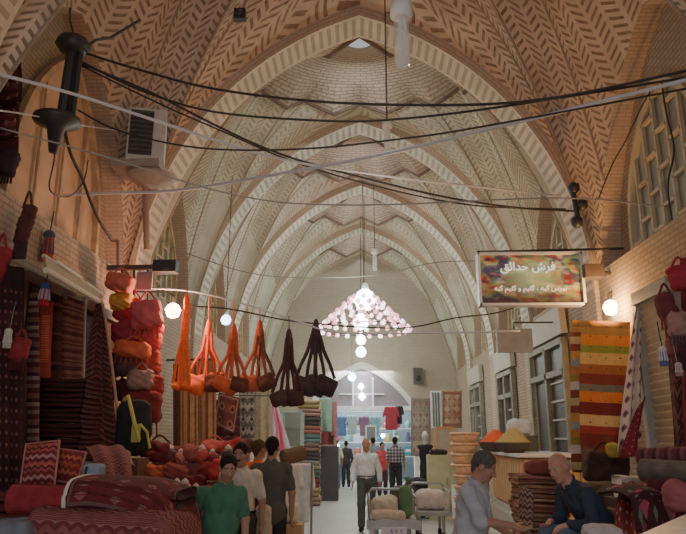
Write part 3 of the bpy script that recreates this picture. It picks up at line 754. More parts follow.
# right-hand shop doors in the far bays
di = 0
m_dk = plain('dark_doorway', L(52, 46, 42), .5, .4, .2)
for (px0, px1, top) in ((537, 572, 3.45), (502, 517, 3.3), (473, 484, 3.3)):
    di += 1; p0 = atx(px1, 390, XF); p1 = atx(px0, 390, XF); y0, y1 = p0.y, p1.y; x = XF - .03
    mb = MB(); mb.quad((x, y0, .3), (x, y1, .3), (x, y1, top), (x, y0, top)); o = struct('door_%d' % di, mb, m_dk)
    fb = MB(); w = .11
    for yy in (y0, (y0 + y1) / 2, y1): bar(fb, (x - .05, yy, .3), (x - .05, yy, top), w)
    for zz in (top, top - .55, .35): bar(fb, (x - .05, y0, zz), (x - .05, y1, zz), w)
    build('door_frame', fb, plain('greenish_frame', L(120, 116, 100), .6, .3), o)
    sh = MB()
    for k in range(7): bar(sh, (x - .02, y0 + .1, .7 + k * .34), (x - .02, (y0 + y1) / 2 - .06, .7 + k * .34), .03)
    build('pane_bar', sh, pl(168, 166, 158), o)
    lb = MB(); lb.box((x - .07, (y0 + y1) / 2, top + .36), (.12, y1 - y0 + .25, .5), M=Ry3(-.06)); build('lintel_board', lb, pl(176, 168, 152), o)
# roller shutter, near right
p0, p1 = atx(682, 300, XF), atx(644, 300, XF); x = XF - .04
mb = MB(); n = 34
for k in range(n):
    z0 = .3 + 3.15 * k / n; z1 = .3 + 3.15 * (k + 1) / n; zm = z0 + (z1 - z0) * .7
    mb.quad((x, p0.y, z0), (x, p1.y, z0), (x - .05, p1.y, zm), (x - .05, p0.y, zm)); mb.quad((x - .05, p0.y, zm), (x - .05, p1.y, zm), (x, p1.y, z1), (x, p0.y, z1))
o = struct('door_4', mb, plain('grey_shutter', L(196, 178, 150), .5, .4, .1))
fb = MB()
for yy in (p0.y, p1.y): bar(fb, (x - .05, yy, .3), (x - .05, yy, 3.5), .12)
bar(fb, (x - .05, p0.y, 3.5), (x - .05, p1.y, 3.5), .16); build('door_frame', fb, pl(160, 158, 154, .5), o)

mb = MB(); mb.quad((-XF + .03, 6.95, 0), (-XF + .03, 9.9, 0), (-XF + .03, 9.9, 3.45), (-XF + .03, 6.95, 3.45)); o = struct('door_5', mb, plain('shop_dark', L(58, 40, 38), .8, .2, .3, 1.5))  # flat dark sheet standing for the shade inside the rug shop
fb = MB(); [bar(fb, (-XF + .06, y_, 0), (-XF + .06, y_, 3.45), .1) for y_ in (6.95, 9.9)]; bar(fb, (-XF + .06, 6.95, 3.45), (-XF + .06, 9.9, 3.45), .12); build('door_frame', fb, wood, o)
# raised stone step on the right, stone bench and platforms (setting)
mb = MB(); mb.box((3.1, 12.7, .25), (1.3, 3.4, .5)); mb.box((2.28, 12.7, .12), (.4, 3.4, .24)); struct('trim_30', mb, stone)
mb = MB(); mb.box((2.5, 5.9, .4), (1.7, 3.0, .8)); struct('trim_31', mb, stone)

# ================================================================== signs and lamps
tl, tr, bl, br = at(477.5, 255, 9.9), at(579, 254, 9.9), at(477, 305.5, 9.9), at(580, 304.5, 9.9)
cx, cz = (tl.x + tr.x) / 2, (tl.z + bl.z) / 2; w_, h_ = tr.x - tl.x, tl.z - bl.z
sg = thing('shop_sign', 'framed shop sign with white Persian lettering over a picture of coloured rugs', 'sign', (cx, 9.9, cz - h_ / 2))
def signpic():
    t = NT('sign_picture'); u, v, uv, ob = t.uv(); n1 = t.noise(3.2, uv, 2); n2 = t.noise(7, uv, 3); n3 = t.noise(2.1, uv, 1)
    c = t.ramp(n1, [(.0, L(60, 30, 30)), (.38, L(110, 34, 30)), (.45, L(50, 66, 104)), (.5, L(130, 150, 90)), (.56, L(160, 44, 36)), (.63, L(50, 30, 32))], 'LINEAR')
    c = t.mix(t.ramp(n2, [(.35, (.75,) * 3), (.5, (0, 0, 0))], 'LINEAR'), c, L(54, 44, 50)); c = t.mix(t.ramp(n2, [(.52, (0, 0, 0)), (.68, (.7,) * 3)], 'LINEAR'), c, L(186, 190, 150))
    d = t.math('ADD', t.math('POWER', t.math('SUBTRACT', u, .52), 2), t.math('MULTIPLY', t.math('POWER', t.math('SUBTRACT', v, .55), 2), .5))
    c = t.mix(t.ramp(d, [(0, (.6,) * 3), (.10, (0, 0, 0))], 'LINEAR'), c, L(170, 205, 160)); c = t.mix(t.ramp(v, [(.12, (.8,) * 3), (.3, (0, 0, 0))], 'LINEAR'), c, L(44, 30, 34))
    t.fin(c, .3, .4); t.put(c, t.b.inputs['Emission Color']); t.b.inputs['Emission Strength'].default_value = .22; return t.m
mb = MB(); y = 9.86; mb.quad((cx - w_ / 2, y, cz - h_ / 2), (cx + w_ / 2, y, cz - h_ / 2), (cx + w_ / 2, y, cz + h_ / 2), (cx - w_ / 2, y, cz + h_ / 2), uvs=((0, 0), (1, 0), (1, 1), (0, 1))); build('picture_panel', mb, signpic(), sg)
mb = MB(); mb.box((cx, 9.93, cz), (w_, .12, h_)); build('sign_case', mb, pl(150, 148, 150), sg)
mb = MB()
for sx in (-1, 1): mb.box((cx + sx * w_ / 2, 9.9, cz), (.035, .2, h_ + .035))
for sz in (-1, 1): mb.box((cx, 9.9, cz + sz * h_ / 2), (w_ + .035, .2, .035))
build('sign_frame', mb, pl(206, 208, 216, .4), sg)
mb = MB(); mb.tube([(cx - w_ / 2, 9.95, cz + h_ / 2 + .06), (XF + .3, 9.95, cz + h_ / 2 + .1)], .02); mb.tube([(cx + .3, 9.95, cz + h_ / 2 + .07), (cx + .3, 9.95, cz + h_ / 2)], .015); build('hanging_bar', mb, black, sg)
def letters(txt, width, height, centre, mat, parent, face_y=-1):
    cu = bpy.data.curves.new('lettering', 'FONT'); cu.body = txt; cu.extrude = .004; cu.offset = .004; o = bpy.data.objects.new('lettering_tmp', cu); COL.objects.link(o)
    bpy.context.view_layer.update(); dg = bpy.context.evaluated_depsgraph_get(); me = bpy.data.meshes.new_from_object(o.evaluated_get(dg)); bpy.data.objects.remove(o)
    v = np.array([q.co[:] for q in me.vertices]); lo, hi = v.min(0), v.max(0); s_ = ((width / (hi[0] - lo[0])), (height / (hi[1] - lo[1]))); off = root_loc(parent)
    for q, p in zip(me.vertices, v): q.co = Vector((centre[0] + (p[0] - (lo[0] + hi[0]) / 2) * s_[0], centre[1] - p[2], centre[2] + (p[1] - (lo[1] + hi[1]) / 2) * s_[1])) - off
    me.materials.clear(); me.materials.append(mat); o = bpy.data.objects.new('lettering', me); COL.objects.link(o); o.parent = parent; return o
FA = {'ا': ('\uFE8D', '\uFE8E', None, None), 'ب': ('\uFE8F', '\uFE90', '\uFE91', '\uFE92'), 'ح': ('\uFEA1', '\uFEA2', '\uFEA3', '\uFEA4'), 'د': ('\uFEA9', '\uFEAA', None, None), 'ر': ('\uFEAD', '\uFEAE', None, None),
      'س': ('\uFEB1', '\uFEB2', '\uFEB3', '\uFEB4'), 'ش': ('\uFEB5', '\uFEB6', '\uFEB7', '\uFEB8'), 'ف': ('\uFED1', '\uFED2', '\uFED3', '\uFED4'), 'ق': ('\uFED5', '\uFED6', '\uFED7', '\uFED8'), 'ل': ('\uFEDD', '\uFEDE', '\uFEDF', '\uFEE0'),
      'م': ('\uFEE1', '\uFEE2', '\uFEE3', '\uFEE4'), 'ه': ('\uFEE9', '\uFEEA', '\uFEEB', '\uFEEC'), 'و': ('\uFEED', '\uFEEE', None, None), 'ی': ('\uFBFC', '\uFBFD', '\uFBFE', '\uFBFF'), 'گ': ('\uFB92', '\uFB93', '\uFB94', '\uFB95'), 'ئ': ('\uFE89', '\uFE8A', '\uFE8B', '\uFE8C')}
def shape(s_):
    out = []
    for i, ch in enumerate(s_):
        if ch not in FA: out.append(ch); continue
        prev = i > 0 and s_[i - 1] in FA and FA[s_[i - 1]][2]; nxt = i + 1 < len(s_) and s_[i + 1] in FA and FA[ch][2]
        out.append(FA[ch][3 if prev and nxt else 1 if prev else 2 if nxt else 0])
    return ''.join(out[::-1])
letw = glow('sign_lettering', (.92, .96, .95), .9)
lx = lambda px: at(px, 280, 9.85).x; lz = lambda py: at(528, py, 9.85).z
letters(shape('فرش حدائق'), lx(556) - lx(501), (lz(262) - lz(273)) * 1.05, ((lx(556) + lx(501)) / 2, 9.845, lz(267.5)), letw, sg)
letters(shape('بورس گبه ، گلیم و گلیم گبه'), lx(566) - lx(494), (lz(285.5) - lz(293)), ((lx(566) + lx(494)) / 2, 9.845, lz(289)), glow('sign_lettering_small', (.95, .82, .8), .7), sg)
# plain grey board behind it
a, b = at(496, 329, 12.4), at(533, 352.5, 12.4)
g = thing('hanging_board', 'plain grey round-cornered board hung below and behind the framed shop sign', 'board', ((a.x + b.x) / 2, 12.4, b.z))
mb = MB(); mb.box(((a.x + b.x) / 2, 12.4, (a.z + b.z) / 2), (b.x - a.x, .09, a.z - b.z)); build('board_panel', mb, pl(118, 120, 132), g, bevel=.045)
mb = MB(); mb.tube([((a.x + b.x) / 2, 12.4, a.z), ((a.x + b.x) / 2, 12.4, a.z + .12), (XF + .02, 12.4, a.z + .12)], .018); build('bracket', mb, black, g)

clearglass = glass('clear_lamp_glass', (.9, .92, .95), .03, .3)
for (px, py0, py1, Yd, lab) in ((401, 3, 68, 5.3, 'unlit clear glass lamp with white cap hanging nearest, at the top of the picture'), (387, 121, 152, 9.4, 'small unlit lamp hanging on a thin cord between the nearest and farthest hanging lamps'), (374.5, 249, 271, 18.5, 'small pale lamp hanging highest above the lit string-light cone')):
    a, b = at(px, py0, Yd), at(px, py1, Yd); h = a.z - b.z; c = Vector((a.x, Yd, b.z)); r = h * .105
    t = thing('hanging_lamp', lab, 'lamp', c, 'unlit lamps hung along the hall')
    mb = MB(); mb.lathe([(r * .4, h), (r * 1.4, h * .98), (r * 1.5, h * .8), (r * 1.1, h * .76)], c, 14); build('lamp_cap', mb, white, t, smooth=True)
    mb = MB(); mb.lathe([(r, h * .77), (r, h * .12), (r * .8, h * .03), (.0, 0)], c, 14); build('glass_tube', mb, clearglass, t, smooth=True)
    mb = MB()
    for k in range(3): mb.tube([c + Vector((r * .45 * cos(k * 2.1), r * .45 * sin(k * 2.1), h * q)) for q in (.75, .3, .22)], r * .2, 6)
    build('inner_tube', mb, white, t)
    mb = MB(); mb.tube([c + Vector((0, 0, h)), Vector((a.x, Yd, 8.9))], .012, 5); build('cord', mb, wire_b, t)

# chandelier of coloured bulbs with bright lamps down its middle
cY = 18.0; apx = at(364, 285, cY); rb_ = at(410, 329, cY); lb_ = at(318, 329, cY); R_ = (rb_.x - lb_.x) / 2; ccx = (rb_.x + lb_.x) / 2
t = thing('string_light_cone', 'wide cone of pink-white string lights hanging in the middle of the hall', 'string lights', (ccx, cY, rb_.z))
mb = MB(); ntot = 0; HH = apx.z - rb_.z
rim_ = [Vector((ccx + R_ * cos(2 * PI * i / 32), cY + R_ * sin(2 * PI * i / 32), rb_.z)) for i in range(33)]
mb.tube(rim_, .015, 5, cap=False)
for k in range(16):
    a = 2 * PI * k / 16; mb.tube([Vector((ccx, cY, apx.z)), Vector((ccx + R_ * cos(a), cY + R_ * sin(a), rb_.z))], .008, 4)
build('wire_net', mb, black, t)
mb = MB(); mb.tube([Vector((ccx, cY, apx.z)), Vector((ccx, cY, 8.9))], .012, 5); build('cord', mb, wire_b, t)
bulb_me = None
gb = [glow('pink_bulb', (1, .40, .48), 3.2), glow('white_bulb', (1, .74, .78), 7)]
protos = []
for row in range(6):
    f = .30 + .70 * row / 5; n = [8, 12, 15, 18, 21, 24][row]
    for k in range(n):
        a = 2 * PI * (k + .5 * (row % 2)) / n; p = Vector((ccx + R_ * f * cos(a), cY + R_ * f * sin(a), apx.z - HH * f - .02))
        if len(protos) < 2:
            m = MB(); m.lathe([(0, -.06), (.05, -.045), (.068, 0), (.045, .05), (.018, .05), (.018, .075)], (0, 0, 0), 8); protos.append(build('bulb', m, gb[len(protos)], t, smooth=True, world=False)); o = protos[-1]
        else:
            o = protos[(k * 7 + row) % 3 == 0].copy(); COL.objects.link(o); o.parent = t
        o.location = p - root_loc(t)
lampw = glow('bright_lamp', (.93, 1, 1), 28)
for (px, py, Yd, r, lab) in ((365, 300, 17.9, .30, 'very bright white lamp at the tip of the string-light cone'), (361, 322, 17.8, .22, 'bright white lamp inside the string-light cone'), (361, 340, 18.6, .14, 'bright white lamp just below the string-light cone'), (361, 352, 20, .16, 'lowest bright lamp hanging below the string-light cone, above the far arch'),
                         (352, 377, 25.6, .16, 'bright round lamp in front of the top of the far arch'), (226, 320, 12.8, .10, 'bluish-white lit bulb hanging behind the orange shoulder bags')):
    p = at(px, py, Yd); t = thing('lit_lamp', lab, 'lamp', p - Vector((0, 0, r)), 'lit lamps')
    mb = MB(); mb.lathe([(0, -r), (r * .7, -r * .75), (r, 0), (r * .7, r * .7), (r * .3, r)], p, 14); build('globe', mb, lampw if px != 226 else glow('bluish_bulb', (.6, .85, 1), 14), t, smooth=True)
    mb = MB(); mb.lathe([(r * .32, r * .95), (r * .32, r * 1.5), (r * .1, r * 1.6)], p, 8); build('socket', mb, white, t)
    mb = MB(); mb.tube([p + Vector((0, 0, r * 1.5)), Vector((p.x, p.y, min(p.z + 3, 8.6)))], .01, 4); build('cord', mb, wire_b, t)
# two warm bare bulbs on the walls
for (px, py, Yd, col, xw, lab) in ((173, 310, 9.75, (1, .55, .35), -1, 'glowing warm bulb on the brick wall beside the red bags'), (611, 307, 9.75, (1, .75, .42), 1, 'glowing yellow bulb above the striped kilim on the right')):
    p = at(px, py, Yd); t = thing('wall_bulb', lab, 'lamp', p - Vector((0, 0, .1)), 'warm bare bulbs')
    mb = MB(); mb.lathe([(0, -.13), (.08, -.1), (.12, 0), (.08, .07), (.03, .1)], p, 14); build('globe', mb, glow('warm_bulb_%d' % px, col, 45), t, smooth=True)
    mb = MB(); mb.lathe([(.032, .1), (.035, .2), (.01, .22)], p, 10); mb.tube([p + Vector((0, 0, .2)), p + Vector((xw * .12, .1, .3)), Vector((xw * XF, p.y + .12, p.z + .32))], .014, 5); build('socket_arm', mb, black, t)

# ================================================================== cables across the hall
XP = W + .05
def cable(lab, pts, mat, r=.014, x0=-XP, x1=XP, y0=None, y1=None, grp='cables strung across the hall'):
    a = atx(pts[0][0], pts[0][1], x0) if y0 is None else at(pts[0][0], pts[0][1], y0); b = atx(pts[-1][0], pts[-1][1], x1) if y1 is None else at(pts[-1][0], pts[-1][1], y1)
    P = [a] + [at(px, py, a.y + (b.y - a.y) * (px - pts[0][0]) / (pts[-1][0] - pts[0][0])) for px, py in pts[1:-1]] + [b]
    Q = []
    for i in range(len(P) - 1):                       # Catmull-Rom
        p0, p1, p2, p3 = P[max(i - 1, 0)], P[i], P[i + 1], P[min(i + 2, len(P) - 1)]
        for k in range(6):
            q = k / 6; Q.append(.5 * (2 * p1 + (p2 - p0) * q + (2 * p0 - 5 * p1 + 4 * p2 - p3) * q * q + (3 * p1 - p0 - 3 * p2 + p3) * q ** 3))
    Q.append(P[-1]); mb = MB(); mb.tube(Q, r, 6); single('cable', lab, 'cable', mb, mat, grp, smooth=True)
cable('topmost black cable sagging from the left bracket across the nearest arch to the far right', [(82, 52), (140, 70), (215, 89), (325, 102), (460, 105), (560, 97), (690, 70)], wire_b, .015, y0=7.0, y1=5.6)
cable('second black cable from the left bracket sagging over the zigzag vault rim', [(82, 62), (140, 90), (215, 112), (330, 121), (400, 119), (500, 107), (690, 77)], wire_b, .013, y0=7.0, y1=5.7)
cable('thick black cable slanting down from the left bracket to beside the shop sign', [(82, 64), (150, 92), (215, 125), (270, 150), (330, 169), (440, 196), (520, 208), (574, 211)], wire_b, .016, y0=7.0, y1=9.9)
cable('black cable slanting down just below the thick one towards the shop sign', [(82, 66), (160, 104), (215, 128), (300, 164), (400, 192), (480, 206), (566, 209)], wire_b, .012, y0=7.05, y1=9.95)
cable('thin dark cable rising to the right below the zigzag vault rim', [(78, 110), (120, 131), (200, 148), (300, 149), (400, 139), (480, 127), (690, 88)], wire_b, .011, y0=7.0, y1=5.8)
cable('pale shiny cable slanting down from the upper left edge and across to the right', [(-10, 72), (70, 93), (160, 122), (215, 140), (290, 161), (400, 178), (480, 187), (560, 196)], wire_w, .018, y0=5.4, y1=10)
cable('pale shiny cable rising to the upper right edge', [(46, 196), (110, 193), (180, 190), (290, 172), (380, 155), (480, 131), (560, 112), (690, 79)], wire_w, .02, y0=8.6, y1=5.6)
cable('thin pale cord crossing the left wall under the bracket', [(-4, 110), (30, 115), (80, 125), (120, 131)], wire_w, .009, y0=5.4, y1=9.3)
cable('thin grey cord at mid height running right to the upper wall', [(0, 128), (100, 155), (240, 196), (360, 205), (560, 198), (660, 206)], pl(150, 146, 140), .009)
cable('pale cord over the row of hanging shoulder bags', [(120, 288), (190, 291), (250, 306), (300, 322), (340, 333), (430, 333), (520, 331)], wire_w, .012, y0=9.4, y1=9.6)
cable('black cord stretched past the lit cone towards the shop sign', [(185, 306), (230, 309), (300, 322), (400, 328), (455, 318), (500, 312), (545, 296)], wire_b, .013, y0=9.6, y1=12)
cable('thin cord under the lamp of the second bay', [(160, 240), (200, 258), (270, 276), (370, 276), (440, 262), (520, 262)], pl(120, 112, 104), .010)
cable('black wire hanging loosely down the left wall', [(64, 124), (70, 152), (82, 178), (90, 200), (100, 222), (112, 240)], wire_b, .02, y0=7.0, y1=8.6, grp='wires on the left wall')
cable('thin wire looping from the bracket over the panel window', [(58, 120), (54, 160), (50, 190), (70, 196), (84, 180), (88, 160)], wire_b, .009, y0=7.0, y1=7.8, grp='wires on the left wall')
cable('black wire hanging down the right wall beside the lattice window', [(662, 82), (664, 100), (668, 120), (674, 150), (668, 185), (672, 220)], wire_b, .012, y0=7.6, y1=7.6, grp='wires on the right wall')
cable('thin black wire slanting down across the right wall towards the arch', [(650, 92), (640, 110), (626, 140), (612, 165), (598, 200)], wire_b, .012, y0=8.2, y1=9.9, grp='wires on the right wall')
# insulator bracket, upper left
a, b = at(68, 36, 6.9), at(62, 128, 6.9)
t = thing('cable_bracket', 'dark upright metal cable bracket on the upper left wall', 'bracket', b)
mb = MB(); mb.tube([at(74, 42, 6.9), at(62, 120, 6.9)], .07, 8); build('post', mb, black, t)
mb = MB(); mb.tube([at(81, 50, 6.9), at(72, 122, 6.9)], .03, 8); mb.tube([at(78, 50, 6.9), at(68, 122, 6.9)], .018, 6); build('conduit', mb, black, t)
mb = MB(); mb.lathe([(0, .12), (.17, .08), (.2, 0), (.12, -.1)], at(73, 46, 6.9), 14); build('insulator_cap', mb, black, t, smooth=True)
mb = MB(); mb.lathe([(.1, .06), (.26, .02), (.26, -.03), (.1, -.1), (.05, -.4)], at(57, 120, 6.9), 14); build('lower_plate', mb, black, t, smooth=True)
mb = MB(); mb.tube([at(76, 44, 6.9), at(70, 20, 6.9), at(70, 8, 6.9)], .012, 5); mb.tube([at(82, 50, 6.9), at(96, 40, 7.2), at(110, 38, 7.6), at(140, 20, 8.2)], .02, 5); build('upper_wire', mb, black, t)
# air conditioner on a shelf
Yd = 9.35
c0 = at(142, 134, Yd); t = thing('air_cooler', 'white boxed air cooler with a dark grille high on the left arch', 'air cooler', at(142, 160, Yd))
A = lambda px, py, dy=0: at(px, py, Yd + dy)
w0 = at(160, 134, Yd).x - at(124, 134, Yd).x; h0 = at(142, 107, Yd).z - at(142, 159, Yd).z
mb = MB(); mb.box(c0 + Vector((.02, .2, 0)), (w0, .4, h0), rz=.25); build('casing', mb, pl(196, 190, 184), t, bevel=.03)
mb = MB(); mb.box(c0 + Vector((-.01, -.01, .02)), (w0 * .62, .04, h0 * .84), rz=.25); build('grille', mb, pl(50, 46, 48), t)
mb = MB()
for k in range(9): mb.box(c0 + Vector((0, -.035, h0 * (.38 - k * .09) + .02)), (w0 * .62, .03, .015), rz=.25)
build('louvre', mb, pl(84, 78, 78), t)
mb = MB(); a = at(112, 163, Yd); b = at(160, 160, Yd); mb.box((a + b) / 2 + Vector((0, .25, -.03)), (b.x - a.x, .6, .12)); build('shelf', mb, pl(150, 138, 128), t)
mb = MB(); mb.lathe([(.1, -.16), (.32, -.06), (.38, 0)], at(148, 172, Yd) + Vector((0, .2, 0)), 16); build('drip_tray', mb, pl(140, 130, 122), t)
mb = MB(); mb.tube([at(145, 178, Yd + .2), at(147, 250, Yd + .2)], .05, 8); build('drain_pipe', mb, pl(150, 120, 104), t)
for i, (px, py, lab) in enumerate(((240, 15, 'dark round smoke hole box high on the left vault'),)):
    p = at(px, py, 8.0); mb = MB(); mb.box(p, (.16, .1, .16)); mb.ball(p + Vector((0, -.06, 0)), .05); single('vent_box', lab, 'vent', mb, black)
# wall speaker, far right and small camera box near right
p = at(418, 376, 26.6); t = thing('wall_speaker', 'dark upright loudspeaker on the far wall right of the arch', 'speaker', p - Vector((0, 0, .3)))
mb = MB(); mb.box(p, (.36, .3, .62)); build('cabinet', mb, pl(70, 66, 64), t, bevel=.03); mb = MB(); mb.lathe([(.12, 0), (.06, .03), (.0, .01)], p + Vector((0, -.15, -.1)), 14, M=Matrix.Rotation(PI / 2, 3, 'X')); build('cone', mb, black, t)
p = at(592, 272, 9.8); t = thing('junction_box', 'small dark box on the right arch above the yellow bulb', 'box', p - Vector((0, 0, .12)))
mb = MB(); mb.box(p, (.28, .25, .2)); build('case', mb, pl(74, 62, 58), t, bevel=.02); mb = MB(); mb.tube([p, p + Vector((.4, 0, -.03))], .03); build('arm', mb, black, t)
p = at(574, 207, 9.6); t = thing('cable_terminal', 'black cluster of cable insulators on the right arch above the shop sign', 'insulator', p - Vector((0, 0, .3)))
mb = MB(); mb.tube([p + Vector((0, 0, .35)), p + Vector((.05, 0, -.3))], .04); build('stem', mb, black, t)
for k in range(3): mb = MB(); mb.lathe([(.02, .1), (.09, .05), (.09, -.03), (.03, -.09)], p + Vector((.02 + .1 * (k % 2), 0, .3 - .27 * k)), 10); build('insulator', mb, black, t, smooth=True)
p = at(690, 76, 7.4)

# ================================================================== left side: hanging rugs and bags
MAR = L(86, 28, 32)
k_dark = kilim('dark_speckled_rug', [(0, L(62, 26, 30)), (.5, L(46, 22, 28))], 3, None, [(7, 26, .42, L(128, 84, 78))], [(.08, L(40, 20, 24))], fleck=None)
k_strip = kilim('multi_strip', [(0, L(150, 118, 112)), (.15, L(104, 50, 56)), (.3, L(170, 140, 130)), (.45, L(72, 40, 60)), (.6, L(140, 90, 80)), (.8, L(90, 44, 48))], 7)
k_ladder = kilim('ladder_strip', [(0, L(196, 84, 60)), (.45, L(120, 36, 38)), (.6, L(210, 120, 84)), (.8, L(150, 44, 42))], 16, None, None, [(.2, L(150, 52, 50))])
k_brown = kilim('banded_brown_kilim', [(0, L(120, 72, 64)), (.18, L(84, 44, 44)), (.3, L(142, 92, 78)), (.36, L(96, 48, 48)), (.55, L(128, 80, 68)), (.75, L(78, 38, 40))], 5)
k_diag = kilim('diagonal_striped_drape', [(0, L(110, 66, 58)), (.2, L(62, 34, 34)), (.4, L(128, 74, 62)), (.5, L(72, 32, 34)), (.7, L(98, 54, 48)), (.85, L(50, 28, 30))], 9, (1.2, .9))
k_fold = kilim('folded_rug_edges', [(0, L(72, 34, 34)), (.3, L(48, 24, 26)), (.5, L(96, 50, 46)), (.6, L(58, 28, 30))], 3)
k_zz = kilim('zigzag_cushion', [(0, L(186, 92, 88)), (.2, L(112, 36, 44)), (.4, L(196, 140, 140)), (.55, L(120, 40, 46)), (.75, L(172, 84, 80)), (.88, L(92, 30, 38))], 2.2, (5, .14))
k_mar = kilim('maroon_pile_rug', [(0, L(104, 34, 42)), (.5, L(88, 28, 36))], 4, None, [(5, 7, .38, L(150, 92, 92)), (11, 15, .3, L(52, 22, 36))], [(.04, L(120, 84, 84)), (.02, L(60, 26, 32))])
k_red = cloth('plain_red_rug', L(128, 38, 46))
k_pink = kilim('pinkish_patterned_rug', [(0, L(146, 82, 82)), (.3, L(110, 50, 56)), (.6, L(160, 104, 100)), (.8, L(92, 42, 48))], 9, (14, .3))
cream = cl(196, 176, 156)
def P4(x0, y0, x1, y1, Y, Yr=None): return at(x0, y0, Y), at(x1, y0, Yr or Y), at(x0, y1, Y), at(x1, y1, Yr or Y)
hang('hanging_rug', 'dark maroon speckled rug hanging at the extreme left edge', 'rug', at(-14, 262, 6.4), at(24, 268, 6.6), at(-12, 560, 6.4), at(25, 560, 6.6), k_dark, (3, .03))
hang('hanging_rug', 'narrow banded strip of pale and plum weave hanging left of the orange ladder strip', 'rug', *P4(27, 288, 39, 468, 7.2), k_strip, (1, .01), nu=8)
hang('hanging_rug', 'narrow red-orange strip with a ladder pattern hanging at the left', 'rug', at(40, 300, 7.4), at(53, 302, 7.5), at(37, 378, 7.4), at(50, 378, 7.5), k_ladder, (1, .01), nu=8)
hang('hanging_rug', 'plain dark brown rug strip hanging right of the orange ladder strip', 'rug', at(53, 290, 7.7), at(63, 294, 7.8), at(50, 380, 7.7), at(62, 380, 7.8), k_fold, (1, .02), nu=8)
hang('hanging_rug', 'brown kilim with horizontal bands hanging under the awning', 'rug', at(62, 294, 7.9), at(84, 302, 8.1), at(60, 384, 7.9), at(82, 384, 8.1), k_brown, (2, .015))
mb = MB(); mb.tube([at(85, 300, 8.2), at(82, 425, 8.2)], .022); mb.ball(at(85, 299, 8.2), .03); single('display_pole', 'thin pale pole between the banded brown kilim and the diagonal drape', 'pole', mb, pl(150, 140, 138))
t = hang('rug_drape', 'large dark drape with diagonal stripes gathered at its top, on the left', 'rug', at(97, 302, 8.4), at(103, 304, 8.5), at(72, 452, 8.0), at(121, 452, 8.6), k_diag, (3, .05), nu=40, nv=40)
cd = MB(); cd.tube([at(102 + 20 * q ** .8, 303 + 150 * q, 8.4) for q in [i / 10 for i in range(11)]], .018, 6); build('pale_edge', cd, cl(170, 130, 116), t)
cd.v and None
for i in range(6):
    p = at(57, 440, 7.7); folded('folded_rug', 'dark folded rug, %s of the tall pile under the ladder strip' % ['lowest', 'second from the bottom', 'third from the bottom', 'third from the top', 'second from the top', 'topmost'][i], 'rug', (p.x, 7.95, 1.40 + .17 * i), (.56, .6, .16), k_fold, 'tall pile of dark folded rugs', seed=i, rz=rnd.uniform(-.05, .05))
mb = MB(); mb.box((-3.2, 7.95, .70), (.8, .7, 1.40)); single('rug_bench', 'dark wooden bench under the pile of dark folded rugs', 'bench', mb, wood)
# things hung at the top left
k_bag = kilim('saddlebag_weave', [(0, L(96, 48, 52)), (.5, L(70, 30, 36))], 4, None, [(3, 3, .5, L(140, 96, 92))], [(.16, L(52, 22, 28))])
t = thing('saddlebag', 'dark-bordered woven saddlebag hanging at the top left edge', 'bag', at(8, 140, 6.6), 'woven bags at the left edge')
h1 = MB(); h1.grid(lambda u, v: at(-4 + 25 * u, 64 + 40 * v + 2 * sin(5 * u), 6.6 - .12 * sin(PI * u) * sin(PI * v)), 14, 14, lambda u, v: (u, v)); build('upper_pouch', h1, k_bag, t, smooth=True, solid=.04)
h1 = MB(); h1.grid(lambda u, v: at(-4 + 22 * u, 106 + 32 * v + 2 * sin(5 * u), 6.6 - .12 * sin(PI * u) * sin(PI * v)), 14, 14, lambda u, v: (u, v)); build('lower_pouch', h1, k_bag, t, smooth=True, solid=.04)
fb = MB()
for i in range(16): fb.tube([at(-3 + 1.4 * i, 137, 6.6), at(-3 + 1.4 * i + rnd.uniform(-.5, .5), 152, 6.6)], .012, 5)
build('fringe', fb, cl(60, 26, 30), t)
def pouch(name, lab, cat, px, py0, py1, wpx, Y, mat, group=None, tass=None, strap=True, seed=0, zbase=None):
    a, b = at(px, py0, Y), at(px, py1, Y)
    if zbase is not None: a.z += zbase - b.z; b.z = zbase
    r = wpx / 2 * Y / F; h = a.z - b.z; rr = random.Random(seed)
    t = thing(name, lab, cat, b, group)
    R3 = np.array(Matrix.Rotation(rr.uniform(-.28, .28), 3, 'Y')); q_ = rr.uniform(20, 32)
    pr = [('b', (a.x, Y, b.z + h * .42), (r, min(r, .16) * .8, h * .40), R3, min(r * .5, .07)), ('e', (a.x + rr.uniform(-.5, .5) * r, Y - .05, b.z + h * rr.uniform(.3, .6)), (r * .5, min(r, .16) * .8, h * .2)), ('e', (a.x + rr.uniform(-.2, .2) * r, Y - .03, b.z + h * .3), (r * .85, min(r, .2) * .9, h * .26))]
    sdf_build('pouch_body', pr, mat, t, .04, max(.012, min(r, h) / 9), lambda X, Yy, Z: min(.013, r * .09) * np.sin(q_ * X * 1.3 + 9 * np.sin(q_ * .3 * Z)) * np.cos(q_ * Z + 8 * X))
    if strap: sb = MB(); sb.tube([Vector((a.x - r * .7, Y, b.z + h * .75)), Vector((a.x - r * .2, Y, b.z + h * 1.05)), Vector((a.x, Y, b.z + h * 1.1)), Vector((a.x + r * .2, Y, b.z + h * 1.05)), Vector((a.x + r * .7, Y, b.z + h * .75))], .014, 5); build('strap', sb, mat, t)
    if tass:
        tb = MB()
        for k in range(7): q = (k - 3) / 3.5; tb.tube([Vector((a.x + q * r, Y - .04, b.z + .04)), Vector((a.x + q * r * 1.1, Y - .05, b.z - h * .28))], .012, 5)
        build('tassel', tb, tass, t)
    return t
pouch('wool_bag', 'round dark wool bag hanging below the saddlebag at the left edge', 'bag', 9, 144, 176, 22, 6.6, cl(40, 26, 32), 'woven bags at the left edge', cl(34, 22, 28))
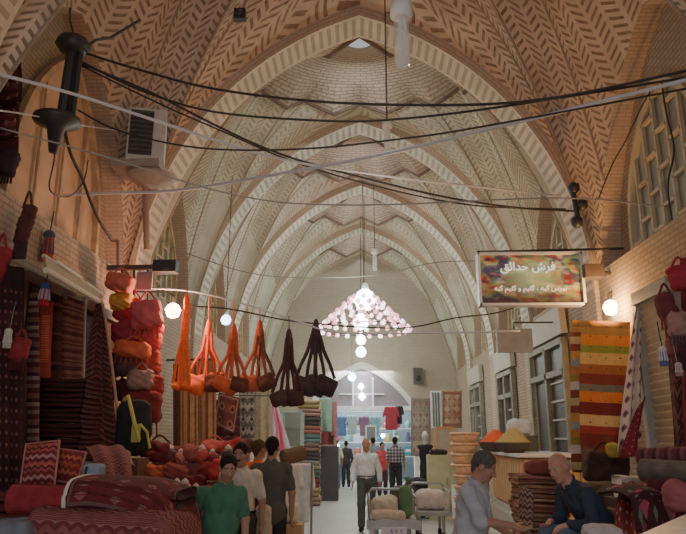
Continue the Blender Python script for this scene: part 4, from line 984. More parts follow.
pouch('felt_bag', 'tall dark brown bag hanging above the left rugs', 'bag', 29, 196, 246, 14, 6.7, cl(66, 36, 36), None, cl(60, 40, 38))
pouch('red_bag', 'deep red cloth bag hanging at the left edge at mid height', 'bag', 3, 238, 288, 16, 6.5, cl(128, 34, 44), None, cl(60, 24, 28))
pouch('small_bag', 'small red tasselled bag hanging in front of the dark speckled rug', 'bag', 22, 332, 362, 17, 6.45, cl(118, 38, 44), None, cl(70, 24, 30))
def tassel(lab, px, py0, py1, Y, cols, wpx=9):
    a, b = at(px, py0, Y), at(px, py1, Y); h = a.z - b.z; r = wpx / 2 * Y / F; t = thing('tassel', lab, 'tassel', b, 'tassels on the left')
    mb = MB(); mb.ball(a - Vector((0, 0, r)), (r, r, r), 12, 8); build('head', mb, cols[0], t, smooth=True)
    for j in range(2):
        mb = MB()
        for k in range(8): q = 2 * PI * (k + .5 * j) / 8; mb.tube([a + Vector((r * .6 * cos(q), r * .6 * sin(q), -r * 1.3)), Vector((a.x + r * (.9 - .2 * j) * cos(q), Y + r * .9 * sin(q), b.z + h * (.25 * (1 - j))))], r * .28, 5)
        build('threads', mb, cols[1 + j], t)
    mb = MB(); mb.tube([a - Vector((0, 0, r)), a + Vector((0, .05, .25))], .008, 4); build('cord', mb, black, t)
tassel('slate-grey pompom tassel with a red tuft by the plaster wall', 50, 230, 262, 7.4, (cl(70, 66, 80), cl(70, 66, 80), cl(180, 60, 50)), 12)
tassel('blue, white and red tassel above the orange ladder strip', 46, 282, 306, 7.2, (cl(70, 84, 120), cl(190, 180, 190), cl(170, 40, 50)), 11)
tassel('white tassel against the dark speckled rug', 9, 328, 348, 6.3, (cl(190, 182, 178), cl(196, 190, 186), cl(180, 172, 168)), 8)
# awning with tube lights
A0, A1, B0, B1 = atx(44, 256, -3.45), atx(99, 293, -3.45), atx(46, 270, -3.0), atx(98, 301, -3.0)
t = thing('shop_awning', 'slanted pale metal awning over the left-hand rug shop', 'awning', (A0 + B1) / 2)
mb = MB(); mb.grid(lambda u, v: (A0.lerp(A1, u)).lerp(B0.lerp(B1, u), v), 6, 4); build('awning_sheet', mb, pl(176, 160, 132), t, solid=.03)
mb = MB(); mb.tube([B0, B1], .03); mb.tube([A0, A1], .025)
build('awning_rail', mb, pl(206, 196, 180), t)
mb = MB(); mb.tube([A0.lerp(A1, .1) + Vector((.08, 0, -.02)), A0.lerp(A1, .5) + Vector((.08, 0, -.02))], .022); build('tube_light', mb, pl(225, 220, 206), t)
mb = MB(); mb.tube([A1.lerp(A0, .1) + Vector((.1, 0, -.05)), A1.lerp(A0, .42) + Vector((.1, 0, -.05))], .022); build('tube_light', mb, pl(225, 220, 206), t)
# display bar with speaker and grey board
Yd = 9.4
t = thing('display_bar', 'dark horizontal bar fixed across the top of the red bags', 'bar', at(144, 272, Yd))
mb = MB(); bar(mb, at(108, 268, Yd), at(178, 267, Yd), .07); build('rail', mb, pl(66, 52, 50), t); mb = MB(); bar(mb, at(118, 268, Yd), at(118, 240, Yd), .04); bar(mb, at(118, 241, Yd), atx(112, 241, -XF), .04); build('upright', mb, pl(150, 110, 96), t)
rb = MB()
for px in (122, 134, 148): rb = MB(); rb.tube([at(px, 268, Yd), at(px, 418, Yd - .05)], .02, 5); build('hanging_rope', rb, black, t)
p = at(166, 267, Yd - .15); t = thing('black_box', 'black box-shaped loudspeaker at the right end of the dark bar', 'speaker', p - Vector((0, 0, .08)))
mb = MB(); mb.box(p, (.33, .2, .17)); build('case', mb, pl(40, 38, 42), t, bevel=.02); mb = MB(); mb.box(p + Vector((0, -.105, 0)), (.28, .02, .12)); build('front_grille', mb, black, t)
p = at(144.5, 281, Yd - .1); t = thing('notice_board', 'small grey board hanging from the dark bar', 'board', p - Vector((0, 0, .13)))
mb = MB(); mb.box(p, (.23, .03, .27)); build('board_panel', mb, pl(140, 118, 122), t, bevel=.01); mb = MB(); mb.tube([p + Vector((-.08, 0, .13)), p + Vector((-.08, 0, .25))], .006, 4); mb.tube([p + Vector((.08, 0, .13)), p + Vector((.08, 0, .25))], .006, 4); build('hook', mb, black, t)
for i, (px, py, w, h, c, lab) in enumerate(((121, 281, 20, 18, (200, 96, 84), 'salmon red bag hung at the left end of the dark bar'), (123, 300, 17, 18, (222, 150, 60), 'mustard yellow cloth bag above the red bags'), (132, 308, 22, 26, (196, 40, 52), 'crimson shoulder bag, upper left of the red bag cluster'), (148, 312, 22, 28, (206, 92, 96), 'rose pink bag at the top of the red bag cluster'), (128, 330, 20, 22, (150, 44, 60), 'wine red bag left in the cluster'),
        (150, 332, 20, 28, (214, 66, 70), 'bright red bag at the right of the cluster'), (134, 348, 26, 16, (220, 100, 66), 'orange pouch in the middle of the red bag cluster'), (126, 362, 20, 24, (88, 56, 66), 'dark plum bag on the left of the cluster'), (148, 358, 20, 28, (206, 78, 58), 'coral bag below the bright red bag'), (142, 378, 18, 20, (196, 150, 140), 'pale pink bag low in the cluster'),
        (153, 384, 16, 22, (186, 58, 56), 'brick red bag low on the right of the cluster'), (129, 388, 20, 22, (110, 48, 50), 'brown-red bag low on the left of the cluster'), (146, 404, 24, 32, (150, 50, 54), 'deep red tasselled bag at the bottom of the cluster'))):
    Yd = 9.0 + .14 * (i % 3); pouch('shoulder_bag', lab, 'bag', px, py - h * .62, py + h * .62, w * 1.35, Yd, cl(*[int(x * (.9 if i < 8 else .74)) for x in c]), 'red bags hung by the brick wall', cl(*[int(x * .7) for x in c]) if i in (3, 6, 8, 12) else None, seed=i)  # lower bags' colours darkened for hanging away from the bulb's light
# black holdall with lime straps
Yd = 7.9
p = at(131, 458, Yd); t = thing('holdall', 'black bag with yellow-green straps standing left of the red goods', 'bag', p)
sdf_build('bag_body', [('b', (p.x, Yd, p.z + .34), (.19, .14, .32), None, .12), ('e', (p.x + .06, Yd - .05, p.z + .3), (.17, .14, .26)), ('e', (p.x - .09, Yd - .06, p.z + .5), (.09, .1, .09))], cl(36, 34, 36), t, .04, .018)
mb = MB(); mb.tube([at(124, 400, Yd - .1), at(128, 396, Yd - .15), at(131, 408, Yd - .2), at(135, 425, Yd - .22), at(139, 440, Yd - .22)], .022, 6); mb.tube([at(140, 424, Yd - .2), at(147, 432, Yd - .15), at(150, 448, Yd - .1)], .015, 6); build('strap', mb, cl(196, 184, 96), t)
mb = MB(); mb.box(at(136, 433, Yd - .2), (.09, .04, .2)); build('front_pocket', mb, cl(176, 168, 84), t, bevel=.02)

mb = MB(); mb.box((p.x, Yd, p.z / 2), (.3, .4, p.z)); single('crate', 'dark crate under the black bag with yellow-green straps', 'crate', mb, wood)
# ================================================================== left foreground: cushions and rug piles
mb = MB(); mb.box((-2.4, 5.85, .575), (1.7, 1.75, 1.15)); single('rug_counter', 'low rug counter under the maroon rugs in the left foreground', 'counter', mb, plain('counter_side', L(80, 40, 42), .8, .2))
def cushion(lab, px, py, wpx, hpx, Y, mat, tilt):
    c = at(px, py, Y); w = wpx * Y / F; h = hpx * Y / F; t = thing('cushion', lab, 'cushion', c - Vector((0, 0, h / 2)), 'zigzag cushions on the rug counter')
    M = Matrix.Rotation(tilt, 3, 'Y') @ Matrix.Rotation(-.25, 3, 'X'); mb = MB()
    for sg_ in (-1, 1):
        mb.grid(lambda u, v: c + M @ Vector(((u - .5) * w * (1 - .05 * sin(PI * v)), sg_ * -.09 * (max(0, sin(PI * u) * sin(PI * v))) ** .45, (v - .5) * h * (1 - .05 * sin(PI * u)))), 16, 16, lambda u, v: (u, v), flip=sg_ < 0)
    build('cushion_cover', mb, mat, t, smooth=True)
    pb = MB(); pb.tube([c + M @ Vector((x * w / 2, 0, z * h / 2)) for x, z in ((-1, -1), (1, -1), (1, 1), (-1, 1), (-1, -1))], .012, 5); build('piping', pb, cl(170, 110, 104), t)
cushion('zigzag-patterned rose cushion propped on the left counter, the leftmost and larger one', 40, 465, 33, 44, 5.7, k_zz, -.1)
cushion('orange-red zigzag cushion leaning behind the larger one', 68, 466, 27, 30, 5.9, kilim('orange_zigzag', [(0, L(170, 74, 58)), (.25, L(120, 38, 42)), (.5, L(196, 104, 72)), (.7, L(124, 44, 46))], 2, (5, .2)), .12)
folded('folded_rug', 'dark red folded rug under the zigzag cushions on the left counter', 'rug', (-2.72, 5.85, 1.15), (.62, .5, .15), k_mar, seed=21, layers=2)
folded('folded_rug', 'rug folded inside the large white-edged maroon rug', 'rug', (-1.68, 5.4, 1.22), (.7, .6, .15), k_mar, seed=22, layers=2)
p = at(82, 458, 6.5); folded('folded_rug', 'grey folded rug lying flat behind the zigzag cushions', 'rug', (p.x, 6.3, 1.39), (.62, .5, .15), cl(96, 84, 84), seed=3, layers=2, edge=cl(130, 118, 112))
p = at(78, 468, 6.3); folded('folded_rug', 'dark folded rug under the grey one behind the cushions', 'rug', (p.x, 6.3, 1.15), (.74, .6, .23), k_fold, seed=4, layers=3)
p = at(93, 482, 5.5); t = thing('fabric_roll', 'small pale blue bundle between the cushions and the maroon rug', 'bundle', p)
sdf_build('bundle_body', [('b', (p.x, 5.5, p.z + .07), (.075, .07, .07), None, .03), ('e', (p.x - .02, 5.48, p.z + .1), (.05, .05, .04))], cl(126, 140, 158), t, .02, .01)
mb = MB(); mb.tube([p + Vector((-.05, -.07, .02)), p + Vector((-.03, -.075, .12))], .012); build('tie', mb, cl(60, 50, 80), t)
hang('draped_rug', 'rug with rosy dotted pattern sloping down behind the maroon rug', 'rug', at(84, 446, 6.6), at(122, 446, 6.9), at(100, 500, 5.6), at(134, 497, 5.9), k_pink, (2, .03), bulge=-.1)
hang('draped_rug', 'pale striped rug corner lying at the foot of the diagonal drape', 'rug', at(108, 446, 7.0), at(130, 452, 7.3), at(112, 470, 6.6), at(136, 466, 6.9), kilim('pale_pink_stripe', [(0, L(170, 120, 116)), (.3, L(110, 52, 60)), (.5, L(196, 160, 150)), (.7, L(130, 70, 76))], 4), (1, .03))
roll('rolled_rug', 'plain red rolled rug at the left, ending under the white-edged maroon rug', 'rug', at(12, 499, 5.0), at(76, 501, 5.0), .1, k_red, endmat=cl(90, 26, 32))
def draped(name, lab, path, depth0, depth1, mat, group=None, edge=None, drop=.3, thick=.02, r=.12):
    """rug lying over a pile: path = (px,py) along its ridge seen from the front; the front edge rolls over and hangs"""
    Y0 = depth0; pts = [at(px, py, Y0) for px, py in path]
    prof = [(0, -drop), (-.02, -drop * .5), (0, -r)] + [(r - r * cos(a), -r + r * sin(a)) for a in np.linspace(.3, PI / 2, 6)] + [(r + (depth1 - Y0) * q, .02 * sin(5 * q)) for q in (.2, .4, .6, .8, 1)]
    n = len(pts); m = len(prof)
    def fn(u, v):
        x = u * (n - 1); i = min(int(x), n - 2); f = x - i; p0, p1, p2, p3 = pts[max(i - 1, 0)], pts[i], pts[i + 1], pts[min(i + 2, n - 1)]
        p = .5 * (2 * p1 + (p2 - p0) * f + (2 * p0 - 5 * p1 + 4 * p2 - p3) * f * f + (3 * p1 - p0 - 3 * p2 + p3) * f ** 3)
        y = v * (m - 1); j = min(int(y), m - 2); g = y - j; a = prof[j][0] * (1 - g) + prof[j + 1][0] * g; b = prof[j][1] * (1 - g) + prof[j + 1][1] * g
        return Vector((p.x, Y0 + a, p.z + b + .008 * sin(9 * u + 4 * v)))
    mb = MB(); mb.grid(fn, 36, 30, lambda u, v: (u, v)); t = thing(name, lab, 'rug', base_of(mb), group); build('woven_field', mb, mat, t, smooth=True, solid=thick)
    if edge: eb = MB(); eb.tube([fn(0, v / 20) + Vector((-.01, -.005, 0)) for v in range(21)], .016, 6); build('white_edge', eb, edge, t)
    return t
draped('draped_rug', 'large maroon patterned rug with a white edge folded over the counter in the left foreground', [(68, 482), (90, 481), (115, 484), (135, 488), (152, 497), (163, 512), (168, 532), (169, 552)], 4.85, 5.7, k_mar, edge=cl(214, 204, 196), drop=.19)
draped('draped_rug', 'pinkish finely patterned rug hanging below the maroon rug at the bottom left', [(30, 512), (70, 513), (110, 515), (150, 518), (168, 528), (174, 550)], 4.68, 5.4, k_pink, drop=.35, r=.06)
sack('cloth_bundle', 'pale grey-blue bundled cloth in the bottom left corner', 'cloth', at(12, 548, 4.7), (.16, .16, .1), cl(104, 108, 120), tie=None, vox=.015)
# stall of red goods
t = thing('market_stall', 'stepped stall table under the heap of red bags and trinkets on the left', 'table', (-2.12, 8.1, 0)); m_st = plain('stall_side', L(110, 66, 62), .8, .2); mb = MB(); mb.box((-2.1, 8.15, .55), (1.0, 1.9, 1.1)); build('table_body', mb, m_st, t)
for yy, dd, z0_, z1_ in ((8.55, 1.08, 1.1, 1.25), (8.8, .6, 1.25, 1.44)): mb = MB(); mb.box((-2.1, yy, (z0_ + z1_) / 2), (1.0, dd, z1_ - z0_)); build('display_step', mb, m_st, t)
def step_z(Y): return 1.44 if Y >= 8.5 else 1.25 if Y >= 8.0 else 1.10
tr_c = [((196, 120, 60), 'amber'), ((120, 36, 44), 'maroon'), ((200, 176, 168), 'pale'), ((90, 40, 44), 'dark'), ((176, 70, 60), 'brick red'), ((60, 44, 50), 'blackish'), ((206, 130, 110), 'salmon'), ((150, 50, 56), 'crimson')]
for i in range(16):
    px = 152 + (i % 8) * 11 + 4 * (i // 8); Yt = 8.55 if i < 8 else 7.75; zt_ = step_z(Yt); c_, n_ = tr_c[(i * 3) % 8]; X_ = at(px, 470, Yt - .28).x
    if not -2.52 < X_ < -1.65: X_ = -2.5 + (i % 8) * .12
    r_ = .05 + .02 * ((i * 5) % 3); t = thing('trinket_pot', '%s little lidded pot, %s along the %s row on the left stall' % (n_, ['first', 'second', 'third', 'fourth', 'fifth', 'sixth', 'seventh', 'eighth'][i % 8], 'back' if i < 8 else 'front'), 'pot', (X_, Yt - .3 if i >= 8 else Yt - .02, zt_), 'small pots among the red goods')
    mb = MB(); mb.lathe([(r_ * .6, 0), (r_, r_ * .7), (r_ * .9, r_ * 1.5), (r_ * .5, r_ * 1.8)], root_loc(t), 12); build('pot_body', mb, pl(*c_), t, smooth=True); mb = MB(); mb.lathe([(r_ * .55, r_ * 1.8), (r_ * .4, r_ * 2.2), (0, r_ * 2.5)], root_loc(t), 10); build('lid', mb, pl(210, 190, 176), t, smooth=True)
items = [(160, 448, 26, 20, 8.6, (112, 44, 46), 'dark red bag at the back left of the stall'), (178, 446, 20, 14, 8.8, (140, 62, 56), 'rust red pouch at the back of the stall'), (196, 452, 18, 16, 8.6, (168, 92, 84), 'dusty pink pouch in the middle of the stall'), (158, 466, 22, 14, 8.1, (186, 84, 54), 'orange-brown pouch at the left front of the stall'),
         (176, 466, 20, 16, 8.1, (150, 70, 66), 'brick pink bag at the centre of the stall heap'), (192, 472, 24, 20, 7.9, (104, 30, 38), 'maroon bag in front on the stall'), (210, 456, 16, 16, 8.4, (122, 40, 44), 'deep red pouch behind the man in green'), (226, 474, 24, 22, 8.0, (206, 60, 60), 'bright red bag partly behind the man in green'),
         (164, 484, 26, 12, 7.6, (108, 34, 38), 'flat dark red bag at the front of the stall'), (205, 486, 24, 10, 7.6, (196, 44, 48), 'scarlet flat pouch at the stall front edge'), (215, 438, 20, 12, 10.4, (170, 84, 84), 'pinkish bag on the back stall below the diamond kilim'), (232, 441, 20, 12, 10.4, (140, 40, 46), 'crimson bag on the back stall beside the pinkish one'), (246, 436, 14, 12, 10.6, (90, 60, 64), 'dark plum bag on the back stall')]
for i, (px, py, w, h, Yd, c, lab) in enumerate(items): pouch('pouch_bag', lab, 'bag', px, py - h / 2 - 2, py + h / 2 + 3, w * 1.2, Yd, cl(*[int(x * .82) for x in c]), 'red goods heaped on the stall', strap=i % 2 == 0, seed=20 + i, zbase=step_z(Yd) if Yd < 9.5 else 1.5)
mb = MB(); mb.box((-2.45, 10.6, .75), (1.3, .9, 1.5)); single('back_stall', 'tall back stall carrying the bags below the diamond kilim', 'table', mb, plain('stall_side', L(110, 66, 62), .8, .2))
for i, (px, py, w, h, lab) in enumerate(((153, 473, 12, 4, 'white paper scrap on the red goods at the left'), (183, 494, 20, 5, 'crumpled white paper on the front of the stall'))):
    p = at(px, py, 7.7 - i * .3); p.z = 1.12; mb = MB(); mb.grid(lambda u, v: p + Vector(((u - .5) * w * .0118, (v - .5) * .2, .02 * sin(7 * u) + .015 * cos(9 * v) + .05 * (1 - u))), 8, 6); single('paper', lab, 'paper', mb, pl(214, 206, 204), 'paper on the stall', solid=.004)
hang('stall_cloth', 'grey-pink cloth with white border hanging down the front of the stall', 'cloth', at(174, 495, 7.2), at(214, 492, 7.2), at(176, 560, 7.15), at(214, 560, 7.15), kilim('stall_cloth_weave', [(0, L(140, 84, 84)), (.4, L(168, 130, 132)), (.7, L(150, 90, 90)), (.8, L(180, 160, 164))], 2.2), (3, .02))
# tall rugs against the second pilaster
k_beige = kilim('beige_brown_rug', [(0, L(156, 122, 88)), (.12, L(110, 76, 58)), (.2, L(170, 138, 100)), (.42, L(120, 88, 64)), (.5, L(92, 62, 50)), (.58, L(166, 132, 98)), (.8, L(104, 74, 56)), (.9, L(160, 128, 94))], 1, None, [(3, 26, .3, L(90, 60, 48))], axis='u')
hang('hanging_rug', 'beige rug with brown lengthwise stripes hanging beside the brick wall, left of the pair', 'rug', *P4(180, 362, 198, 464, 12.6), k_beige, (1, .03), nu=12)
hang('hanging_rug', 'beige striped rug hanging nearer the middle, the right one of the pair', 'rug', *P4(198, 360, 216, 464, 12.8), k_beige, (1, .03), nu=12)
hang('hanging_rug', 'very dark brown rug edge left of the beige striped pair', 'rug', *P4(173, 364, 181, 462, 12.7), cl(56, 44, 38), (1, .02), nu=8)
k_dia = kilim('diamond_kilim', [(0, L(120, 72, 66)), (.5, L(104, 58, 56))], 2, None, [(2, 2.4, .62, L(170, 134, 116)), (2, 2.4, .48, L(128, 60, 56)), (2, 2.4, .25, L(70, 44, 44))], [(.09, L(164, 130, 116)), (.04, L(92, 54, 52))])
hang('hanging_rug', 'diamond-patterned brown kilim hanging at a tilt behind the shoulder bags', 'rug', at(219, 392, 13.6), at(240, 398, 13.6), at(213, 424, 13.6), at(234, 434, 13.6), k_dia, (1, .02))
hang('hanging_rug', 'dark red kilim hanging behind the diamond kilim', 'rug', *P4(216, 400, 240, 452, 14.1), kilim('deep_red_kilim', [(0, L(92, 48, 50)), (.4, L(124, 66, 62)), (.6, L(74, 40, 44))], 5, (3, .2)), (2, .02))
hang('hanging_rug', 'black and white patterned rug hanging beside the tall cream rug', 'rug', *P4(239, 385, 256, 444, 15.0), kilim('black_white_rug', [(0, L(176, 172, 162)), (.5, L(110, 104, 100))], 5, (4, .3), [(2, 6, .5, L(64, 60, 60))], [(.1, L(150, 140, 130))]), (1, .02))
hang('hanging_rug', 'tall plain cream rug hanging at the left of the middle ground', 'rug', *P4(256, 384, 272, 446, 15.1), kilim('cream_rug', [(0, L(196, 184, 152)), (.2, L(176, 160, 128)), (.3, L(200, 190, 160)), (.7, L(180, 166, 134)), (.8, L(198, 186, 156))], 1, axis='u'), (2, .02))
t = hang('hanging_cloth', 'pink and white cloth hanging beside the glass cabinet', 'cloth', at(271, 404, 13.8), at(277, 404, 13.8), at(269, 452, 13.6), at(291, 450, 13.8), kilim('pink_white_cloth', [(0, L(206, 206, 222)), (.40, L(222, 120, 168)), (.55, L(226, 200, 214)), (.65, L(216, 96, 152)), (.86, L(210, 190, 205))], 1, (1, .2), axis='u', nz=.1), (2, .05))
mb = MB(); mb.tube([at(274, 404, 13.8), at(274, 396, 13.8), Vector((-XF + .02, 13.8, at(274, 394, 13.8).z))], .012, 5); build('hanging_rod', mb, black, t)
mb = MB(); mb.tube([Vector((-XF - .0, 12.7, at(195, 360, 12.7).z)), at(218, 359, 12.7)], .02); mb.tube([at(214, 391, 13.65), Vector((-XF, 13.65, at(214, 391, 13.65).z))], .012); mb.tube([at(274, 383.5, 15.05), Vector((-XF, 15.05, at(274, 383, 15.05).z))], .02)
mb2 = MB(); mb2.tube([Vector((-XF - .0, 12.7, at(195, 360, 12.7).z)), at(218, 359, 12.7)], .02); single('hanging_rod', 'dark rod carrying the beige striped rugs', 'rod', mb2, black)
mb2 = MB(); mb2.tube([at(274, 383.5, 15.05), Vector((-XF, 15.05, at(274, 383, 15.05).z))], .02); single('hanging_rod', 'dark rod carrying the tall cream rug', 'rod', mb2, black)
# bundles of orange and brown shoulder bags on the cord
bcols = [((236, 104, 40), (238, 110, 44), (226, 92, 40)), ((236, 104, 46), (216, 84, 44), (90, 48, 40)), ((206, 88, 50), (190, 84, 56), (88, 50, 44)), ((170, 80, 56), (196, 96, 66), (84, 52, 46)), ((74, 52, 48), (84, 52, 48), (62, 40, 40)), ((58, 46, 50), (60, 50, 54), (52, 42, 46))]
blab = ['bundle of bright orange woven shoulder bags, first on the left of the hanging row', 'bundle of orange and dark brown shoulder bags, second in the hanging row', 'bundle of rust and brown shoulder bags, third in the hanging row', 'bundle of brown bags with one salmon pouch, fourth in the hanging row', 'bundle of dark brown shoulder bags, fifth and lowest of the hanging row', 'bundle of blackish shoulder bags with long loose straps, last of the hanging row']
for i, (px, py0, py1, wpx) in enumerate(((187, 300, 392, 14), (209, 325, 396, 32), (234, 330, 396, 26), (260, 326, 394, 28), (289, 335, 408, 26), (316, 325, 400, 33))):
    Yd = 9.35 + .3 * (i % 2); a = at(px, py0, Yd); b = at(px, py1, Yd); sc = Yd / F; t = thing('bag_bundle', blab[i], 'bags', b, 'shoulder bags hung in a row on a cord')
    rr = random.Random(i); nb = 3; r = wpx * sc * .34; tops = []
    for k in range(nb):
        c = Vector((a.x + (k - 1) * wpx * sc * .31, Yd + .07 * (k % 2) - .05, b.z + r * (.95 + .35 * rr.random())))
        m = cl(*bcols[i][k]); R3 = np.array(Matrix.Rotation(rr.uniform(-.5, .5), 3, 'Y'))
        ob = sdf_build('shoulder_bag', [('b', tuple(c), (r * .95, r * .55, r * .8), R3, r * .3), ('e', (c.x, c.y - .04, c.z - r * .2), (r * .8, r * .6, r * .6), R3)], m, t, .03, .012)
        fl_ = MB(); fl_.ball(c + Vector((0, -r * .55, .01)), (r * .25, .02, r * .2), 8, 5); build('flap_button', fl_, cl(*[min(255, int(x * 1.2) + 14) for x in bcols[i][k]]), ob, world=True)
        sb = MB()
        for s_ in (-1, 1):
            q0 = c + Vector((s_ * r * .8, 0, r * .6)); q1 = a + Vector((s_ * .02 + (k - 1) * .012, 0, -.05)); mid = q0.lerp(q1, .55); mid.x = a.x + (q0.x - a.x) * (.42 if i == 5 else .27); pts = [q0, q0.lerp(mid, .5) + Vector((s_ * .012, -.01, 0)), mid, q1, a]
            sb.tube(pts, [.026, .026, .03, .026, .016], 6)
        build('strap', sb, m if i > 2 or k < 2 else cl(*bcols[i][1]), t)
    kb = MB(); kb.ball(a + Vector((0, 0, -.06)), (.05, .045, .16), 8, 6); kb.tube([a, at(px, float(np.interp(px, [190, 250, 300, 340], [291, 306, 322, 333])) - 2, 9.4 + .2 * (px - 120) / 400)], .01, 4); build('knotted_top', kb, cl(*bcols[i][0]), t, smooth=True)

# ================================================================== left middle ground: cabinet, garments, stacked cloth
Yd = 17.0; a, b = at(283, 412, Yd), at(302, 447, Yd); w0 = b.x - a.x; cxx = (a.x + b.x) / 2
t = thing('glass_cabinet', 'pale-framed glass display cabinet behind the pink cloth', 'cabinet', (cxx, Yd, 0))
mb = MB()
for x in (a.x, b.x): bar(mb, (x, Yd - .25, .5), (x, Yd - .25, a.z), .05); bar(mb, (x, Yd + .25, .5), (x, Yd + .25, a.z), .05)
for z in (.5, 1.5, a.z): bar(mb, (a.x, Yd - .25, z), (b.x, Yd - .25, z), .05)
build('frame', mb, pl(180, 196, 196), t); mb = MB(); mb.quad((a.x, Yd - .24, .5), (b.x, Yd - .24, .5), (b.x, Yd - .24, a.z), (a.x, Yd - .24, a.z)); build('glass_pane', mb, glass('cabinet_glass', L(160, 178, 170), .1, .45), t)
mb = MB(); mb.box((cxx, Yd, .25), (w0 + .06, .6, .5)); build('plinth', mb, pl(110, 108, 104), t)
mb = MB(); mb.quad((a.x, Yd + .26, .5), (b.x, Yd + .26, .5), (b.x, Yd + .26, a.z), (a.x, Yd + .26, a.z))
for z in (1.0, 1.5, 1.95): mb.box((cxx, Yd, z), (w0, .5, .03))
build('back_and_shelves', mb, pl(120, 128, 118), t)
palette = [(150, 120, 112), (164, 148, 106), (110, 70, 72), (92, 110, 104), (150, 142, 128), (80, 70, 78), (126, 100, 94), (100, 124, 122), (150, 96, 86), (72, 66, 72)]
ords = ['lowest', 'second', 'third', 'fourth', 'fifth', 'sixth', 'seventh', 'eighth', 'ninth', 'tenth', 'eleventh', 'topmost']
cname = ['rosy tan', 'straw yellow', 'brown-red', 'sage green', 'pale beige', 'dark mauve', 'tan', 'teal grey', 'salmon', 'charcoal']
pA, pB = at(299, 440, 18.6), at(321, 440, 18.6)
for i in range(12):
    folded('folded_cloth', '%s folded cloth, %s in the tall stack beside the green cloth' % (cname[i % 10], ords[i] + (' from the floor' if 0 < i < 11 else '')), 'cloth', ((pA.x + pB.x) / 2 + rnd.uniform(-.02, .02), 18.6, .02 + .226 * i), (pB.x - pA.x, .6, .22), cl(*palette[i % 10]), 'tall stack of folded cloth', seed=40 + i, layers=2)
hang('hanging_cloth', 'sage green cloth hanging above the framed red panel', 'cloth', *P4(320, 398, 332, 432, 19.5), cl(120, 150, 132), (1, .05), nu=10)
hang('hanging_cloth', 'dusky rose cloth hanging beside the sage green one', 'cloth', *P4(331, 402, 337, 436, 19.8), cl(150, 96, 100), (1, .03), nu=8)
a, b = at(318, 425, 20), at(335, 446, 20); t = thing('framed_panel', 'dark red panel in a pale frame leaning in the left middle ground', 'panel', ((a.x + b.x) / 2, 20, b.z))
mb = MB(); mb.box(((a.x + b.x) / 2, 20, (a.z + b.z) / 2), (b.x - a.x, .05, a.z - b.z)); build('panel', mb, cl(120, 60, 64), t)
mb = MB()
for x in (a.x, b.x): bar(mb, (x, 19.96, b.z), (x, 19.96, a.z), .07)
for z in (a.z, b.z): bar(mb, (a.x, 19.96, z), (b.x, 19.96, z), .07)
build('frame', mb, pl(176, 160, 146), t)
mb = MB(); bz = b.z; mb.box(((a.x + b.x) / 2 - .1, 20.1, bz / 2), (.9, .6, bz)); single('dark_chest', 'dark chest under the framed red panel', 'chest', mb, pl(60, 56, 60))
# garment rail
Yd = 10.6
a, b = at(283, 462, Yd), at(312, 462, Yd); t = thing('garment_rail', 'low metal rail carrying white garments at the aisle edge', 'rail', (a.x, Yd, 0))
mb = MB()
for x in (a.x, b.x): mb.tube([(x, Yd, 0), (x, Yd, a.z)], .018); mb.tube([(x, Yd - .25, .02), (x, Yd + .25, .02)], .018)
build('upright', mb, steel, t); mb = MB(); mb.tube([(a.x - .05, Yd, a.z), (b.x + .05, Yd, a.z)], .018); build('crossbar', mb, steel, t)
def garment(lab, px, py0, py1, wpx, Y, mat, cat='garment', group=None, sleeves=True):
    a, b = at(px, py0, Y), at(px, py1, Y); w = wpx * Y / F; h = a.z - b.z; t = thing('shirt', lab, cat, b, group)
    pr = [('b', (a.x, Y, b.z + h * .45), (w * .36, .05, h * .45), None, .04), ('c', (a.x - w * .3, Y, a.z - h * .08), (a.x + w * .3, Y, a.z - h * .08), .05, .05)]
    sdf_build('torso', pr, mat, t, .04, max(.014, w / 24), lambda X, Yy, Z: .008 * np.sin(40 * X + 3 * Z))
    for s_ in (-1, 1):
        if sleeves: sdf_build('sleeve', [('c', (a.x + s_ * w * .32, Y, a.z - h * .08), (a.x + s_ * w * .46, Y - .02, a.z - h * .42), .055, .05)], mat, t, .02, max(.014, w / 24))
    mb = MB(); mb.tube([Vector((a.x - w * .25, Y, a.z - .06)), Vector((a.x, Y, a.z + .03)), Vector((a.x + w * .25, Y, a.z - .06))], .01, 5); mb.tube([Vector((a.x, Y, a.z + .03)), Vector((a.x + .02, Y, a.z + .09))], .008, 4); build('hanger', mb, steel, t)
garment('white shirt on the low rail, left of the two', 292, 463, 516, 20, 10.55, cl(232, 236, 238), group='white garments on the low rail')
garment('white shirt with a long hanging tail on the low rail, nearest the aisle', 304, 461, 522, 18, 10.7, cl(226, 232, 234), group='white garments on the low rail')
sack('round_sack', 'small round white sack on the floor under the white garments', 'sack', at(289, 523, 9.9), (.14, .13, .15), cl(204, 198, 180), vox=.016)
p = at(289, 523, 9.9); mb = MB(); mb.box((p.x, 9.9, p.z / 2), (.4, .4, p.z)); single('crate', 'low crate under the small white sack', 'crate', mb, wood_l)
roll('rolled_rug', 'short brown rolled rug lying on the garment rail behind the charcoal T-shirt', 'rug', at(283, 458, 10.2), at(303, 453, 10.4), .11, cl(104, 84, 64), endmat=cl(130, 108, 84))
p = at(264, 490, 7.55); sack('cloth_bolt', 'tall pale cloth-wrapped bolt standing between the beige shirt and the charcoal T-shirt', 'cloth', (p.x, 7.55, 0), (.09, .09, p.z / 2), cl(176, 156, 138), vox=.02)
